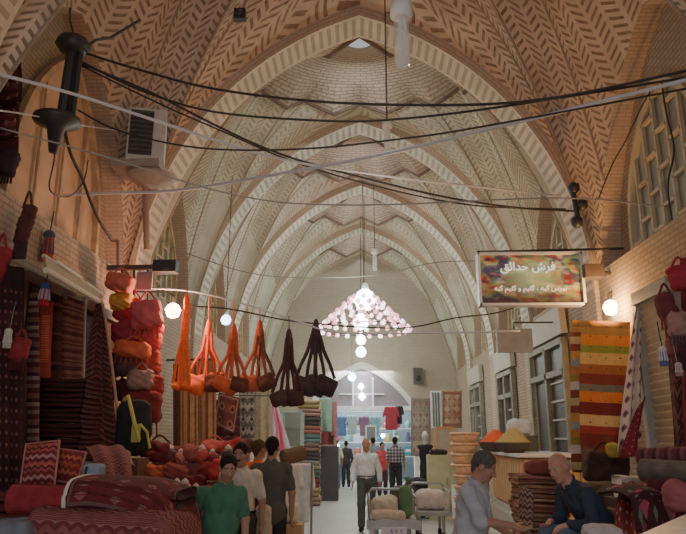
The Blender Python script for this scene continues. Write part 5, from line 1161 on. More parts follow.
# ================================================================== the far lit shop behind the arch
yf = YFAR
mb = MB(); mb.quad((-3.2, yf + 2.6, 0), (3.2, yf + 2.6, 0), (3.2, yf + 2.6, 4.6), (-3.2, yf + 2.6, 4.6)); mb.quad((-3.2, yf + .4, 0), (-3.2, yf + 2.6, 0), (-3.2, yf + 2.6, 4.6), (-3.2, yf + .4, 4.6)); mb.quad((3.2, yf + 2.6, 0), (3.2, yf + .4, 0), (3.2, yf + .4, 4.6), (3.2, yf + 2.6, 4.6)); mb.quad((-3.2, yf + .4, 4.6), (3.2, yf + .4, 4.6), (3.2, yf + 2.6, 4.6), (-3.2, yf + 2.6, 4.6))
struct('wall_back', mb, pl(120, 134, 144))
# tympanum window
ztr = at(362, 408, yf).z; mb = MB(); oh_, ori_, oz_ = 1.52 * S, 1.3 * S, 1.75 + .7 * S
pts = [p for p in flat_arch(oh_ + .02, ori_ + .02, 14, oz_) if p[1] > ztr]
hx = oh_ * .97; ol = [(hx, ztr)] + [(a, z) for a, z in pts] + [(-hx, ztr)]
c = mb.vert((0, yf + .22, ztr + .3)); ids = [mb.vert((a, yf + .22, z)) for a, z in ol]
for i in range(len(ids)): mb.face((c, ids[i], ids[(i + 1) % len(ids)]))
o = struct('window_40', mb, plain('greyish_pane', L(124, 112, 120), .4, .4, .1))
fb = MB()
for px in (353, 373):
    x = at(px, 400, yf).x; zt_ = ztr + (at(362, 370, yf).z - ztr) * .82; bar(fb, (x, yf + .18, ztr), (x, yf + .18, zt_), .07)
bar(fb, (-hx, yf + .18, ztr), (hx, yf + .18, ztr), .16); bar(fb, (0, yf + .18, ztr + .55), (.9, yf + .18, ztr + .55), .05); bar(fb, (-.9, yf + .18, ztr + .55), (0, yf + .18, ztr + .55), .05)
build('window_frame', fb, pl(226, 228, 230), o)
for (px, py, r, lab) in ((361, 387, .13, 'bright lamp at the centre of the far arched window, the upper one'), (362, 397, .15, 'bright lamp low in the far arched window')):
    p = at(px, py, yf + .1); t = thing('lit_lamp', lab, 'lamp', p - Vector((0, 0, r)), 'lit lamps'); mb = MB(); mb.lathe([(0, -r), (r, 0), (r * .5, r)], p, 12); build('globe', mb, glow('bright_lamp', (.93, 1, 1), 28), t, smooth=True); mb = MB(); mb.tube([p + Vector((0, 0, r)), p + Vector((0, .1, r + .1))], .02); build('socket', mb, white, t)
# shelves with goods: every piece its own object
for i, (px, py, lab) in enumerate(((324, 433, 'small bright lamp at the left inside the far shop'), (346, 419, 'small bright lamp left of centre inside the far shop'), (371, 424, 'small bright lamp behind the mirror of the far shop'), (383, 436, 'small bright lamp low at the right inside the far shop'), (337, 446, 'small bright lamp low inside the far shop'))):
    p = at(px, py, yf + .9); t = thing('lit_lamp', lab, 'lamp', p - Vector((0, 0, .09)), 'lit lamps'); mb = MB(); mb.lathe([(0, -.09), (.1, 0), (.05, .09)], p, 12); build('globe', mb, glow('bright_lamp', (.93, 1, 1), 28), t, smooth=True); mb = MB(); mb.tube([p + Vector((0, 0, .08)), Vector((p.x, p.y, 4.5))], .01, 4); build('cord', mb, wire_b, t)
zs_ = [1.0, 1.55, 2.1]; ysf = yf + 1.4
t = thing('display_shelf', 'white shelving across the bright far shop', 'shelf', (0, ysf, 0)); mb = MB()
for z in zs_: mb.box((0, ysf + .2, z - .02), (5.2, .5, .04))
build('shelf_board', mb, white, t); mb = MB()
for x in (-2.6, -1.3, 0, 1.3, 2.6): mb.box((x, ysf + .2, 1.3), (.05, .5, 2.6))
build('upright', mb, white, t)
gc = [((60, 130, 150), 'teal'), ((206, 210, 214), 'white'), ((150, 70, 84), 'rose'), ((90, 100, 130), 'slate blue'), ((200, 170, 90), 'yellow'), ((70, 70, 80), 'dark grey'), ((120, 170, 170), 'aqua'), ((180, 90, 70), 'orange-brown'), ((100, 140, 110), 'green')]
kinds = ['jar', 'box', 'vase', 'teapot']
ot = ['first', 'second', 'third', 'fourth', 'fifth', 'sixth', 'seventh', 'eighth', 'ninth', 'tenth', 'eleventh', 'twelfth']
for si, z in enumerate(zs_):
    for k in range(10):
        x = -1.9 + .42 * k + rnd.uniform(-.04, .04); (c, cn) = gc[(k * 4 + si * 3) % 9]; kd = kinds[(k + si) % 4]; h = rnd.uniform(.26, .4); m = pl(*c); mb = MB(); base = Vector((x, ysf + .1, z))
        t = thing('shop_' + kd, '%s %s on the %s shelf of the bright far shop, %s from the left' % (cn, kd, ['lowest', 'middle', 'top'][si], ot[k]), kd, base, 'goods on the far shop shelves')
        if kd == 'box': mb.box(base + Vector((0, 0, h / 2)), (.3, .2, h)); build('body', mb, m, t, bevel=.02); mb = MB(); mb.box(base + Vector((0, -.1, h * .6)), (.2, .01, h * .3)); build('panel', mb, white, t)
        elif kd == 'jar': mb.lathe([(.1, 0), (.14, .1 * h), (.14, .75 * h), (.08, .85 * h)], base, 12); build('body', mb, m, t, smooth=True); mb = MB(); mb.lathe([(.09, .85 * h), (.09, .95 * h), (.02, h)], base, 12); build('lid', mb, white, t)
        elif kd == 'vase': mb.lathe([(.07, 0), (.13, .35 * h), (.05, .75 * h), (.09, h)], base, 12, cap=False); build('body', mb, m, t, smooth=True); mb = MB(); mb.lathe([(.095, h * .98), (.1, h), (.085, h * 1.01)], base, 12); build('rim', mb, white, t)
        else:
            mb.lathe([(.08, 0), (.14, .3 * h), (.12, .6 * h), (.03, .75 * h), (.03, .85 * h), (0, .9 * h)], base, 12); build('body', mb, m, t, smooth=True); mb = MB(); mb.tube([base + Vector((.1, 0, .3 * h)), base + Vector((.18, 0, .45 * h)), base + Vector((.2, 0, .65 * h))], .025, 6); build('spout', mb, m, t)
for k, (px, py0, py1, c, cn) in enumerate(((318, 416, 440, (96, 150, 164), 'pale teal'), (330, 415, 438, (196, 206, 210), 'white'), (342, 416, 436, (84, 110, 150), 'blue'), (352, 415, 434, (160, 176, 180), 'silver grey'), (364, 416, 436, (120, 90, 110), 'mauve'), (375, 416, 436, (120, 160, 170), 'aqua'))):
    garment('%s blouse hanging in the bright far shop doorway, %s from the left' % (cn, ot[k]), px, py0, py1, 12, yf + .75, cl(*c), group='garments in the far shop doorway')
mb = MB(); zr = at(362, 412, yf + .75).z; mb.tube([(-1.9, yf + .75, zr), (1.95, yf + .75, zr)], .02); single('clothes_rod', 'rod carrying the blouses in the far shop doorway', 'rod', mb, steel)
garment('dark crimson T-shirt hanging at the right of the far doorway', 391, 406, 430, 16, yf - .5, cl(150, 56, 66))
garment('dark top hanging just behind the crimson T-shirt', 399, 406, 424, 8, yf - .35, cl(52, 44, 50))
a, b = at(366, 426, yf + .5), at(376, 441, yf + .5); t = thing('mirror', 'small white-framed mirror in the bright far shop', 'mirror', ((a.x + b.x) / 2, yf + .5, b.z)); mb = MB()
for x in (a.x, b.x): bar(mb, (x, yf + .5, b.z), (x, yf + .5, a.z), .06)
for z in (a.z, b.z): bar(mb, (a.x, yf + .5, z), (b.x, yf + .5, z), .06)
build('frame', mb, white, t); mb = MB(); mb.quad((a.x, yf + .5, b.z), (b.x, yf + .5, b.z), (b.x, yf + .5, a.z), (a.x, yf + .5, a.z)); build('glass', mb, pl(110, 110, 110, .1), t); mb = MB(); mb.tube([((a.x + b.x) / 2, yf + .52, b.z), ((a.x + b.x) / 2, yf + .6, 0)], .03); build('stand', mb, steel, t)

# ================================================================== right middle ground
hang('hanging_rug', 'faded floral rug hanging on the far wall right of the arch', 'rug', *P4(411, 398, 430, 456, yf - .1), kilim('faded_floral', [(0, L(176, 160, 146)), (.5, L(160, 142, 130))], 2, None, [(3, 5, .5, L(150, 104, 100)), (5, 9, .35, L(120, 116, 104))], [(.08, L(150, 128, 118))]), (1, .02))
Yd = 19.0; a, b = at(430, 391, Yd), at(442, 428, Yd); t = thing('grille_panel', 'white panel with three dark vertical slots hung beside the patterned rug on the right', 'panel', ((a.x + b.x) / 2, Yd, b.z))
mb = MB(); mb.box(((a.x + b.x) / 2, Yd, (a.z + b.z) / 2), (b.x - a.x, .06, a.z - b.z)); build('panel', mb, pl(206, 212, 214), t)
for k in range(3): mb = MB(); mb.box((a.x + (b.x - a.x) * (.25 + .25 * k), Yd - .035, (a.z + b.z) / 2), (.045, .02, (a.z - b.z) * .92)); build('slot', mb, pl(84, 96, 96), t)
hang('hanging_rug', 'tan patterned rug hanging right of the white slotted panel', 'rug', *P4(442, 390, 462, 428, 18.6), kilim('tan_patterned', [(0, L(180, 150, 120)), (.5, L(166, 132, 104))], 2, None, [(2, 3, .6, L(196, 176, 146)), (4, 6, .4, L(140, 84, 70))], [(.12, L(150, 96, 84)), (.05, L(176, 150, 124))]), (1, .02))
t = thing('picture_board', 'wood-framed board leaning on the pale green cabinet', 'board', at(441, 458, 16.2)); q = [at(434, 458, 16.0), at(450, 458, 16.0), at(452, 428, 16.3), at(436, 428, 16.3)]
mb = MB(); mb.quad(*q); build('board', mb, pl(150, 142, 128), t, solid=.02); mb = MB()
for i in range(4): bar(mb, q[i], q[(i + 1) % 4], .06)
build('frame', mb, pl(186, 140, 84), t)
Yd = 15.4; a, b = at(428, 455, Yd), at(450, 455, Yd); t = thing('metal_cabinet', 'pale green metal cabinet behind the carts', 'cabinet', ((a.x + b.x) / 2, Yd, 0)); w0 = b.x - a.x
mb = MB(); mb.box(((a.x + b.x) / 2, Yd + .2, a.z / 2), (w0, .5, a.z)); build('body', mb, pl(188, 188, 146), t, bevel=.02)
mb = MB(); mb.box(((a.x + b.x) / 2, Yd - .06, a.z * .55), (w0 * .86, .02, a.z * .7)); build('door', mb, pl(194, 194, 154), t); mb = MB(); mb.box((a.x + w0 * .8, Yd - .085, a.z * .6), (.03, .04, .14)); build('handle', mb, steel, t)
sack('dark_bundle', 'black bundle lying on top of the pale green cabinet', 'bundle', (((a.x + b.x) / 2, Yd + .15, a.z)), (.2, .15, .06), cl(50, 42, 42), vox=.018)
# mannequin
p = at(426, 470, 17.2); t = thing('mannequin', 'black-clad mannequin with a white head right of the far arch', 'mannequin', (p.x, 17.2, 0)); zt_ = at(426, 431, 17.2).z
sdf_build('torso', [('e', (p.x, 17.2, zt_ - .55), (.16, .11, .24)), ('e', (p.x, 17.2, zt_ - .85), (.15, .11, .2)), ('c', (p.x - .15, 17.2, zt_ - .38), (p.x + .15, 17.2, zt_ - .38), .05, .05), ('c', (p.x, 17.2, zt_ - .9), (p.x, 17.2, .3), .14, .2)], cl(40, 38, 42), t, .05, .02)
sdf_build('head', [('e', (p.x, 17.2, zt_ - .12), (.08, .1, .12)), ('c', (p.x, 17.2, zt_ - .2), (p.x, 17.2, zt_ - .34), .05, .05)], pl(210, 212, 214), t, .02, .015); mb = MB(); mb.lathe([(.2, 0), (.2, .02), (.03, .04), (.02, .4)], (p.x, 17.2, 0), 14); build('stand', mb, steel, t)
for i, (px, py, r, c, lab) in enumerate(((404, 489, (.3, .25, .2), (62, 50, 50), 'dark brown bundle on the floor beside the checked-shirt man'), (417, 488, (.28, .25, .24), (44, 40, 42), 'black bundle on the floor in front of the mannequin'), (411, 472, (.26, .22, .14), (96, 66, 66), 'brownish bundle lying on the dark ones'), (402, 462, (.2, .2, .14), (74, 54, 56), 'plum bundle at the back of the dark heap'), (417, 466, (.12, .12, .1), (196, 194, 196), 'small white bundle on top of the dark heap'))):
    yy_ = 15.6 + .25 * i if i < 4 else 15.85; p = at(px, py, yy_); z = [0, 0, .42, .0, .5][i]; sack('cloth_bundle', lab, 'bundle', (p.x, yy_, z), (r[0], r[1], r[2] * (2 if i < 2 else 1)), cl(*c), 'bundles heaped beside the aisle', vox=.025, seed=60 + i)
# peach stack
pA, pB = at(452, 450, 14.0), at(480, 450, 14.0); pz = at(464, 433, 14).z; r0 = (pB.x - pA.x) / 2; n = 9
for k in range(n):
    h = pz / n; c = Vector(((pA.x + pB.x) / 2 + rnd.uniform(-.03, .03), 14.0, k * h)); t = thing('wicker_basket', 'peach wicker basket, %s of the stack behind the grey-haired man' % (['lowest', 'second from the floor', 'third from the floor', 'fourth from the floor', 'middle one', 'fourth from the top', 'third from the top', 'second from the top', 'topmost'][k]), 'basket', c, 'stack of peach baskets')
    mb = MB(); mb.lathe([(0, .01), (r0 * .82, .01), (r0 * .95, h * .6), (r0 * .97, h * .95), (r0 * .9, h * .9), (r0 * .78, .05), (0, .04)], c, 24); build('basket_body', mb, plain('peach_wicker', L(216, 178, 142), .7, .2, .2, 20, bump=.3), t, smooth=True)
    mb = MB(); mb.tube([c + Vector((r0 * cos(q), r0 * sin(q), h * .95)) for q in np.linspace(0, 2 * PI, 25)], .025, 6, cap=False); build('rim', mb, plain('peach_rim', L(222, 176, 140), .7, .2), t, smooth=True)

# ---- carts
def cart(lab, px0, px1, pyt, pyd, Y, dep):
    a, b = at(px0, pyd, Y), at(px1, pyd, Y); zt_ = at(px0, pyt, Y + dep).z; zd = a.z; t = thing('hand_cart', lab, 'cart', ((a.x + b.x) / 2, Y + dep / 2, 0), 'hand carts in the aisle')
    mb = MB(); mb.box(((a.x + b.x) / 2, Y + dep / 2, zd - .03), (b.x - a.x, dep, .06)); build('deck', mb, pl(150, 156, 160), t, bevel=.01)
    yb = Y + dep; mb = MB(); mb.tube([(a.x + .02, yb, zd - .2), (a.x + .02, yb, zt_ - .05), (a.x + .07, yb, zt_), (b.x - .07, yb, zt_), (b.x - .02, yb, zt_ - .05), (b.x - .02, yb, zd - .2)], .02, 8); build('push_handle', mb, steel, t, smooth=True)
    for x in (a.x + .02, b.x - .02): mb = MB(); mb.tube([(x, Y, zd), (x, Y, zd + .3), (x, yb, zd + .3)], .014, 6); build('side_rail', mb, steel, t, smooth=True)
    for x in (a.x + .12, b.x - .12):
        for y in (Y + .15, yb - .15):
            mb = MB(); mb.lathe([(.05, -.025), (.13, -.025), (.14, 0), (.13, .025), (.05, .025)], (x, y, .14), 18, M=Matrix.Rotation(PI / 2, 3, 'Y')); build('wheel', mb, cl(36, 34, 36), t, smooth=True)
            mb = MB(); mb.tube([(x, y, .14), (x, y, zd - .05)], .025, 6); build('wheel_fork', mb, steel, t)
    return t, a, b, zd
t, a, b, zd = cart('steel hand cart loaded with pale and green sacks, nearer the aisle middle', 368, 419, 489, 522, 9.6, .9)
mb = MB(); mb.grid(lambda u, v: Vector((a.x - .02 + (b.x - a.x + .04) * u, 9.57 - .02 * sin(9 * u), zd + .03 - .12 * v - .01 * sin(14 * u))), 16, 6); single('cover_cloth', 'pale grey cloth hanging over the front edge of the nearer cart', 'cloth', mb, cl(180, 188, 192), solid=.012)
mb = MB(); p = at(394, 531, 9.5); mb.box(p, (.34, .02, .1)); t2 = t; plt_ = build('number_plate', mb, pl(222, 214, 222), t2); mb = MB(); [mb.box(p + Vector((x, -.012, 0)), (.03, .004, .055)) for x in (-.03, .03, .1)]; build('plate_mark', mb, pl(170, 140, 190), plt_)
x0 = at(384, 500, 10).x; sack('sack', 'pale stuffed sack on the nearer cart', 'sack', (x0, 10.0, zd), (.2, .22, .16), cl(186, 180, 166), 'sacks on the carts', vox=.018, seed=71)
sack('sack', 'flat tan sack lying in front on the nearer cart', 'sack', (at(388, 510, 9.8).x, 9.76, zd), (.24, .1, .07), cl(196, 184, 166), 'sacks on the carts', vox=.018, seed=72)
sack('sack', 'green sack standing on the right of the nearer cart', 'sack', (at(406, 500, 10).x, 10.1, zd), (.09, .14, .25), cl(88, 124, 92), 'sacks on the carts', vox=.018, seed=73, tie=cl(80, 110, 84))
t, a, b, zd = cart('second hand cart behind, carrying a big white sack', 413, 452, 483, 512, 11.2, .9)
sack('sack', 'big white sack lying on the cart behind', 'sack', ((a.x + b.x) / 2 + .02, 11.65, zd), (.26, .26, .17), cl(206, 198, 196), 'sacks on the carts', vox=.018, seed=74)

# ---- spice counter
cyn, cyf, cxl, cxr = 11.4, 14.0, 2.62, 3.7; z0, z1 = .5, 1.43
t = thing('shop_counter', 'long counter with fluted peach panels and a white top on the right', 'counter', ((cxl + cxr) / 2, (cyn + cyf) / 2, z0)); m_p = plain('peach_panel', L(206, 164, 122), .55, .3, .1)
mb = MB(); mb.box(((cxl + cxr) / 2, (cyn + cyf) / 2, (z0 + z1) / 2), (cxr - cxl - .06, cyf - cyn - .06, z1 - z0)); build('body', mb, plain('peach_panel_dark', L(176, 132, 94), .6, .3, .1), t)
mb = MB(); n = 13
for k in range(n): y = cyn + (cyf - cyn) * (k + .5) / n; mb.box((cxl, y, (z0 + z1) / 2 + .04), (.05, (cyf - cyn) / n * .72, z1 - z0 - .16))
for k in range(6): x = cxl + (cxr - cxl) * (k + .5) / 6; mb.box((x, cyn, (z0 + z1) / 2 + .04), ((cxr - cxl) / 6 * .78, .05, z1 - z0 - .16))
build('fluted_panel', mb, m_p, t, bevel=.012); mb = MB(); mb.box(((cxl + cxr) / 2 - .03, (cyn + cyf) / 2, z1 + .025), (cxr - cxl + .14, cyf - cyn + .14, .05)); build('counter_top', mb, pl(222, 222, 226, .3), t, bevel=.012)
mb = MB(); mb.box((cxl - .02, (cyn + cyf) / 2, z0 + .04), (.06, cyf - cyn, .08)); build('kick_rail', mb, pl(190, 188, 184), t)
def bowl(lab, px, Y, r, hc, cn, hh):
    x = at(px, 445, Y).x; c = Vector((x, Y, z1 + .05)); t = thing('spice_bowl', lab, 'bowl', c, 'bowls of spice on the counter')
    mb = MB(); mb.lathe([(r * .5, 0), (r * .8, .05), (r, .17), (r * 1.03, .18), (r * .96, .16), (0, .12)], c, 26); build('bowl', mb, pl(74, 62, 56), t, smooth=True)
    hp = MB(); hp.grid(lambda u, v: c + Vector((r * .97 * (1 - v) * cos(2 * PI * u), r * .97 * (1 - v) * sin(2 * PI * u), .16 + hh * (1 - (1 - v) ** 1.15) * (1 - .12 * (v > .85)) + .008 * sin(9 * PI * u + 14 * v))), 26, 12, closeu=True); build('spice_heap', hp, plain('spice_%d' % px, hc, .95, .05, .25, 40, bump=.4), t, smooth=True)
    return t
bowl('bowl heaped with orange-red spice at the far end of the counter', 496, 13.3, .33, L(206, 84, 44), 'orange', .28)
bowl('wide bowl heaped with olive green spice on the near end of the counter', 513.5, 12.3, .33, L(166, 150, 96), 'green', .30)
x0 = at(519, 425, 13.5).x; mb = MB(); mb.box((x0 + .05, 13.5, z1 + .2), (.5, .4, .3)); single('tin_box', 'dark tin box on the counter behind the bowls of spice', 'box', mb, pl(70, 74, 64))
sack('spice_sack', 'bulging white sack on the dark tin behind the bowls of spice', 'sack', (x0, 13.5, z1 + .35), (.24, .18, .16), cl(196, 200, 208), vox=.018, seed=80)

# ---- striped kilim, spotted cloth
k_str = kilim('wide_striped_kilim', [(0, L(96, 72, 36)), (.09, L(110, 70, 40)), (.16, L(112, 38, 30)), (.25, L(150, 46, 36)), (.30, L(222, 178, 104)), (.37, L(110, 34, 30)), (.45, L(226, 120, 30)), (.52, L(120, 110, 92)), (.57, L(130, 48, 34)), (.64, L(170, 96, 44)), (.70, L(232, 180, 96)), (.78, L(150, 146, 48)), (.83, L(236, 136, 34)), (.90, L(184, 130, 60)), (.95, L(160, 108, 50))], 1, None, [(4, 14, .16, L(80, 50, 40))], nz=.2)
hang('striped_kilim', 'large kilim with wide orange, maroon, cream and green stripes hanging under the yellow bulb', 'rug', at(571, 320, 10.1), at(630, 322, 9.0), at(572, 472, 10.1), at(628, 476, 9.0), k_str, (2, .04), fringe=(cl(210, 180, 120), .12))
k_edge = kilim('patchwork_border', [(0, L(196, 176, 130)), (.12, L(120, 60, 44)), (.25, L(214, 206, 196)), (.38, L(150, 132, 60)), (.5, L(190, 120, 60)), (.62, L(150, 150, 146)), (.75, L(200, 150, 80)), (.88, L(130, 60, 50))], 2.2)
hang('kilim_strip', 'narrow patchwork strip hanging along the left edge of the large striped kilim', 'rug', at(570, 332, 10.0), at(582, 332, 9.9), at(571, 470, 10.0), at(583, 470, 9.9), k_edge, (1, .01), nu=8)
k_spot = kilim('spotted_cloth', [(0, L(236, 214, 200)), (.5, L(228, 204, 190))], 1, None, [(3, 11, .62, L(136, 96, 110)), (3, 11, .3, L(84, 58, 66))], None, nz=.15)
hang('spotted_cloth', 'pale cloth with plum spots draped from a high point right of the striped kilim', 'cloth', at(637, 298, 8.7), at(641, 300, 8.7), at(618, 452, 8.6), at(642, 440, 8.7), k_spot, (2, .05), nu=20, nv=30)
hang('red_drape', 'dark red dotted cloth folded across the foot of the spotted cloth', 'cloth', at(636, 412, 8.5), at(645, 396, 8.55), at(620, 458, 8.4), at(637, 456, 8.4), kilim('red_dotted', [(0, L(134, 40, 54)), (.5, L(120, 34, 48))], 1, None, [(3, 8, .3, L(196, 130, 130))]), (1, .04))
# hanging goods at the right edge
k_r1 = kilim('right_edge_rug', [(0, L(96, 40, 42)), (.2, L(128, 84, 72)), (.35, L(70, 32, 36)), (.55, L(110, 56, 50)), (.7, L(60, 30, 34)), (.85, L(136, 98, 84))], 4, (3, .3), [(2, 7, .4, L(60, 34, 38))])
hang('hanging_rug', 'dark red patterned rug strip hanging in front of the shutter at the right', 'rug', at(664, 318, 7.3), at(680, 318, 7.1), at(674, 452, 7.3), at(686, 452, 7.1), k_r1, (1, .03), nu=10)
hang('hanging_rug', 'crimson rug hanging at the extreme right edge', 'rug', at(680, 258, 6.9), at(700, 256, 6.7), at(682, 460, 6.9), at(702, 460, 6.7), kilim('crimson_right', [(0, L(120, 36, 44)), (.5, L(92, 28, 36))], 5, (4, .2)), (2, .03), nu=12)
for i, (px, py, w, h, c, tz, lab) in enumerate(((678, 275, 22, 30, (140, 36, 50), None, 'crimson bag hung highest at the right edge'), (664, 304, 18, 34, (92, 44, 50), (120, 50, 54), 'plum tasselled bag hung left of the others at the right edge'), (676, 322, 20, 30, (150, 112, 108), (84, 60, 66), 'dusty pink tasselled bag hung in the middle of the right edge'), (672, 346, 16, 24, (120, 66, 66), None, 'brownish bag hung below the dusty pink one'), (682, 350, 12, 26, (60, 34, 40), (54, 30, 36), 'dark bag hung low at the right edge'))):
    pouch('hanging_bag', lab, 'bag', px, py - h / 2, py + h / 2, w, 6.8 + .1 * (i % 2), cl(*c), 'bags hung at the right edge', cl(*tz) if tz else None, seed=90 + i)
tassel('white and blue tassel hanging in front of the shutter', 662, 346, 366, 6.7, (cl(196, 190, 200), cl(200, 196, 204), cl(80, 90, 140)), 8)
tassel('pale tassel hanging low at the right edge', 678, 362, 376, 6.7, (cl(190, 176, 176), cl(190, 180, 176), cl(150, 130, 130)), 7)
# textile pile beside the old man
k_pil = [kilim('pile_%d' % i, [(0, L(*c1)), (.3, L(*c2)), (.5, L(*c1)), (.75, L(*c3))], 3) for i, (c1, c2, c3) in enumerate((((168, 112, 92), (110, 64, 56), (196, 150, 130)), ((140, 88, 74), (200, 168, 148), (96, 58, 52)), ((178, 130, 104), (120, 72, 62), (150, 132, 116))))]
pn = ['lowest', 'second from below', 'third from below', 'middle', 'third from above', 'second from above', 'topmost']
for i in range(7):
    p = at(541, 470, 6.9); folded('folded_kilim', 'brown folded kilim, %s of the pile left of the old man' % pn[i], 'rug', (p.x + rnd.uniform(-.03, .03), 6.95, .8 + .085 * i), (.5 - .02 * (i % 3), .5, .083), k_pil[i % 3], 'pile of folded kilims beside the old man', seed=100 + i, layers=2)
p = at(540, 466, 6.8); sack('cloth_bundle', 'crumpled red and brown cloth on top of the kilim pile', 'bundle', (p.x + .02, 6.85, 1.395), (.15, .15, .07), kilim('crumple', [(0, L(140, 70, 66)), (.5, L(100, 50, 48))], 2), vox=.016, seed=110)
hang('draped_kilim', 'light patterned kilim hanging over the left side of the kilim pile', 'rug', at(519, 486, 6.6), at(533, 490, 6.5), at(519, 532, 6.6), at(532, 534, 6.5), kilim('light_pattern', [(0, L(160, 130, 118)), (.3, L(84, 52, 52)), (.6, L(176, 150, 140)), (.8, L(96, 60, 58))], 4, (3, .3)), (1, .02))
# right foreground heap
mb = MB(); mb.box((2.75, 6.3, .95), (.9, 1.0, .3)); single('rug_plinth', 'dark plinth under the rug heap at the right', 'plinth', mb, plain('plinth_dark', L(70, 42, 42), .8, .2))
k_g = cloth('grey_green_rug', L(92, 84, 80)); k_m2 = kilim('mauve_rug', [(0, L(110, 56, 66)), (.4, L(80, 38, 48)), (.7, L(130, 84, 88))], 5)
roll('rolled_rug', 'grey-green rolled rug lying on the right-hand heap', 'rug', at(643, 470, 6.4), at(700, 474, 6.0), .10, k_g, endmat=cl(120, 100, 92))
roll('rolled_rug', 'wine red rolled rug behind the grey-green one on the right', 'rug', at(640, 457, 6.8), at(700, 456, 6.4), .085, k_m2, endmat=cl(120, 60, 66))
roll('rolled_rug', 'dark maroon rolled rug under the grey-green one on the right', 'rug', at(648, 489, 6.2), at(702, 493, 5.8), .09, kilim('maroon_right', [(0, L(84, 32, 40)), (.5, L(64, 26, 32))], 5), endmat=cl(150, 110, 104))
k_fl = kilim('floral_dark', [(0, L(60, 26, 36)), (.5, L(52, 24, 34))], 2, None, [(3, 3, .42, L(176, 70, 100)), (5, 4, .3, L(96, 120, 90)), (4, 6, .26, L(130, 60, 80))], None)
draped('draped_rug', 'dark floral rug with pink and green flowers draped over the right-hand heap', [(632, 498), (645, 490), (660, 492), (676, 500), (690, 506), (704, 510)], 5.3, 6.0, k_fl, drop=.5, r=.1)
hang('draped_rug', 'red rug flecked with white sloping down beside the old man', 'rug', at(622, 482, 6.2), at(648, 484, 6.0), at(612, 552, 5.3), at(646, 556, 5.1), kilim('red_flecked', [(0, L(140, 52, 48)), (.5, L(116, 40, 42))], 2, None, [(6, 8, .42, L(196, 160, 140)), (9, 11, .3, L(70, 30, 36))]), (2, .03), bulge=-.06)
folded('folded_cloth', 'white folded cloth under the spotted cloth on the right', 'cloth', (at(630, 482, 6.9).x, 6.9, 1.18), (.26, .3, .2), cl(186, 176, 172), seed=7, layers=2)
mb = MB(); mb.box((at(630, 482, 6.9).x, 6.9, .99), (.4, .4, .38)); single('rug_plinth', 'brown box under the white folded cloth on the right', 'box', mb, plain('plinth_dark', L(70, 42, 42), .8, .2))
p = at(604, 488, 8.9); mb = MB(); mb.box((p.x, 8.9, p.z / 2), (.6, .4, p.z)); single('crate', 'dark crate under the brown bag below the striped kilim', 'crate', mb, wood)
pouch('dark_holdall', 'dark brown bag hanging below the striped kilim', 'bag', 604, 446, 486, 40, 8.9, cl(52, 36, 34), strap=True)
sack('yellow_bundle', 'olive yellow bundle beside the foot of the spotted cloth', 'bundle', at(614, 458, 8.7), (.08, .08, .1), cl(150, 136, 60), vox=.016)
sack('dark_cloth', 'dark mossy bundle behind the old man', 'bundle', (at(603, 500, 7.4).x, 7.4, .8), (.28, .24, .28), cl(66, 56, 44), vox=.022, seed=9)
sack('white_cloth', 'crumpled white cloth at the old man\'s knees', 'cloth', at(603, 540, 5.2), (.13, .12, .05), cl(180, 172, 176), vox=.014, seed=12)
sack('round_bundle', 'round rose bundle at the right edge above the white table', 'bundle', at(680, 512, 5.0), (.09, .1, .11), cl(140, 76, 84), vox=.014, seed=13)
# white table corner
q = [at(634, 538, 3.6), at(688, 513, 4.6), at(730, 520, 4.6), at(740, 560, 3.6)]; zt_ = q[0].z; q = [atz(636, 536, zt_), atz(687, 513.5, zt_), atz(760, 520, zt_), atz(760, 600, zt_)]
t = thing('white_table', 'white table top cutting across the bottom right corner', 'table', ((q[0].x + q[2].x) / 2, (q[0].y + q[2].y) / 2, 0))
mb = MB(); lo_ = [p - Vector((0, 0, .03)) for p in q]; mb.quad(*q[::-1]); mb.quad(*lo_)
for i in range(4): mb.quad(q[i], q[(i + 1) % 4], lo_[(i + 1) % 4], lo_[i])
build('table_top', mb, pl(206, 206, 214, .4), t); cc = sum(q, Vector()) / 4
for p in q: pp = p.lerp(cc, .12); mb = MB(); mb.tube([(pp.x, pp.y, 0), (pp.x, pp.y, zt_ - .03)], .025); build('leg', mb, steel, t)
# ================================================================== people
def gx(px, Y): return (at(px, 440, Y)).x
plaid = kilim('plaid_cloth', [(0, L(70, 64, 66)), (.5, L(120, 116, 116))], 1)
def plaid_mat():
    t = NT('checked_shirt'); sp = t.n('ShaderNodeSeparateXYZ'); t.link(t.uv()[3], sp.inputs[0])
    a = t.math('LESS_THAN', t.math('FRACT', t.math('MULTIPLY', sp.outputs[0], 11)), .5); b = t.math('LESS_THAN', t.math('FRACT', t.math('MULTIPLY', sp.outputs[2], 11)), .5)
    return t.fin(t.ramp(t.math('MULTIPLY', t.math('ADD', a, b), .45), [(0, L(150, 146, 146)), (.3, L(96, 92, 95)), (.8, L(50, 46, 50))]), .9, .1)
Y = 6.15
person('man in a green polo shirt standing before the stalls, head bowed', (gx(223, Y), Y, 0), .12, 1.60, look=(.25, .24, 0), shirt=cl(62, 104, 84), trousers=cl(60, 60, 66), sleeve=.36, stubble=True,
       skin=(158, 116, 96), tuck=False, vox=.009, placket='short', pose=dict(neck=(.04, -.02, 1.45), sL=(-.185, .01, 1.365), sR=(.185, .01, 1.365)), girth=1.08)
Y = 7.4
person('moustached man in a pale beige short-sleeved shirt, half hidden behind the man in green', (gx(242, Y), Y, 0), .05, 1.68, look=(-.2, .15, 0), shirt=cl(200, 186, 170), trousers=cl(58, 54, 54), sleeve=.42, moustache=True, hairstyle='short', skin=(150, 108, 88), vox=.010)
Y = 7.9
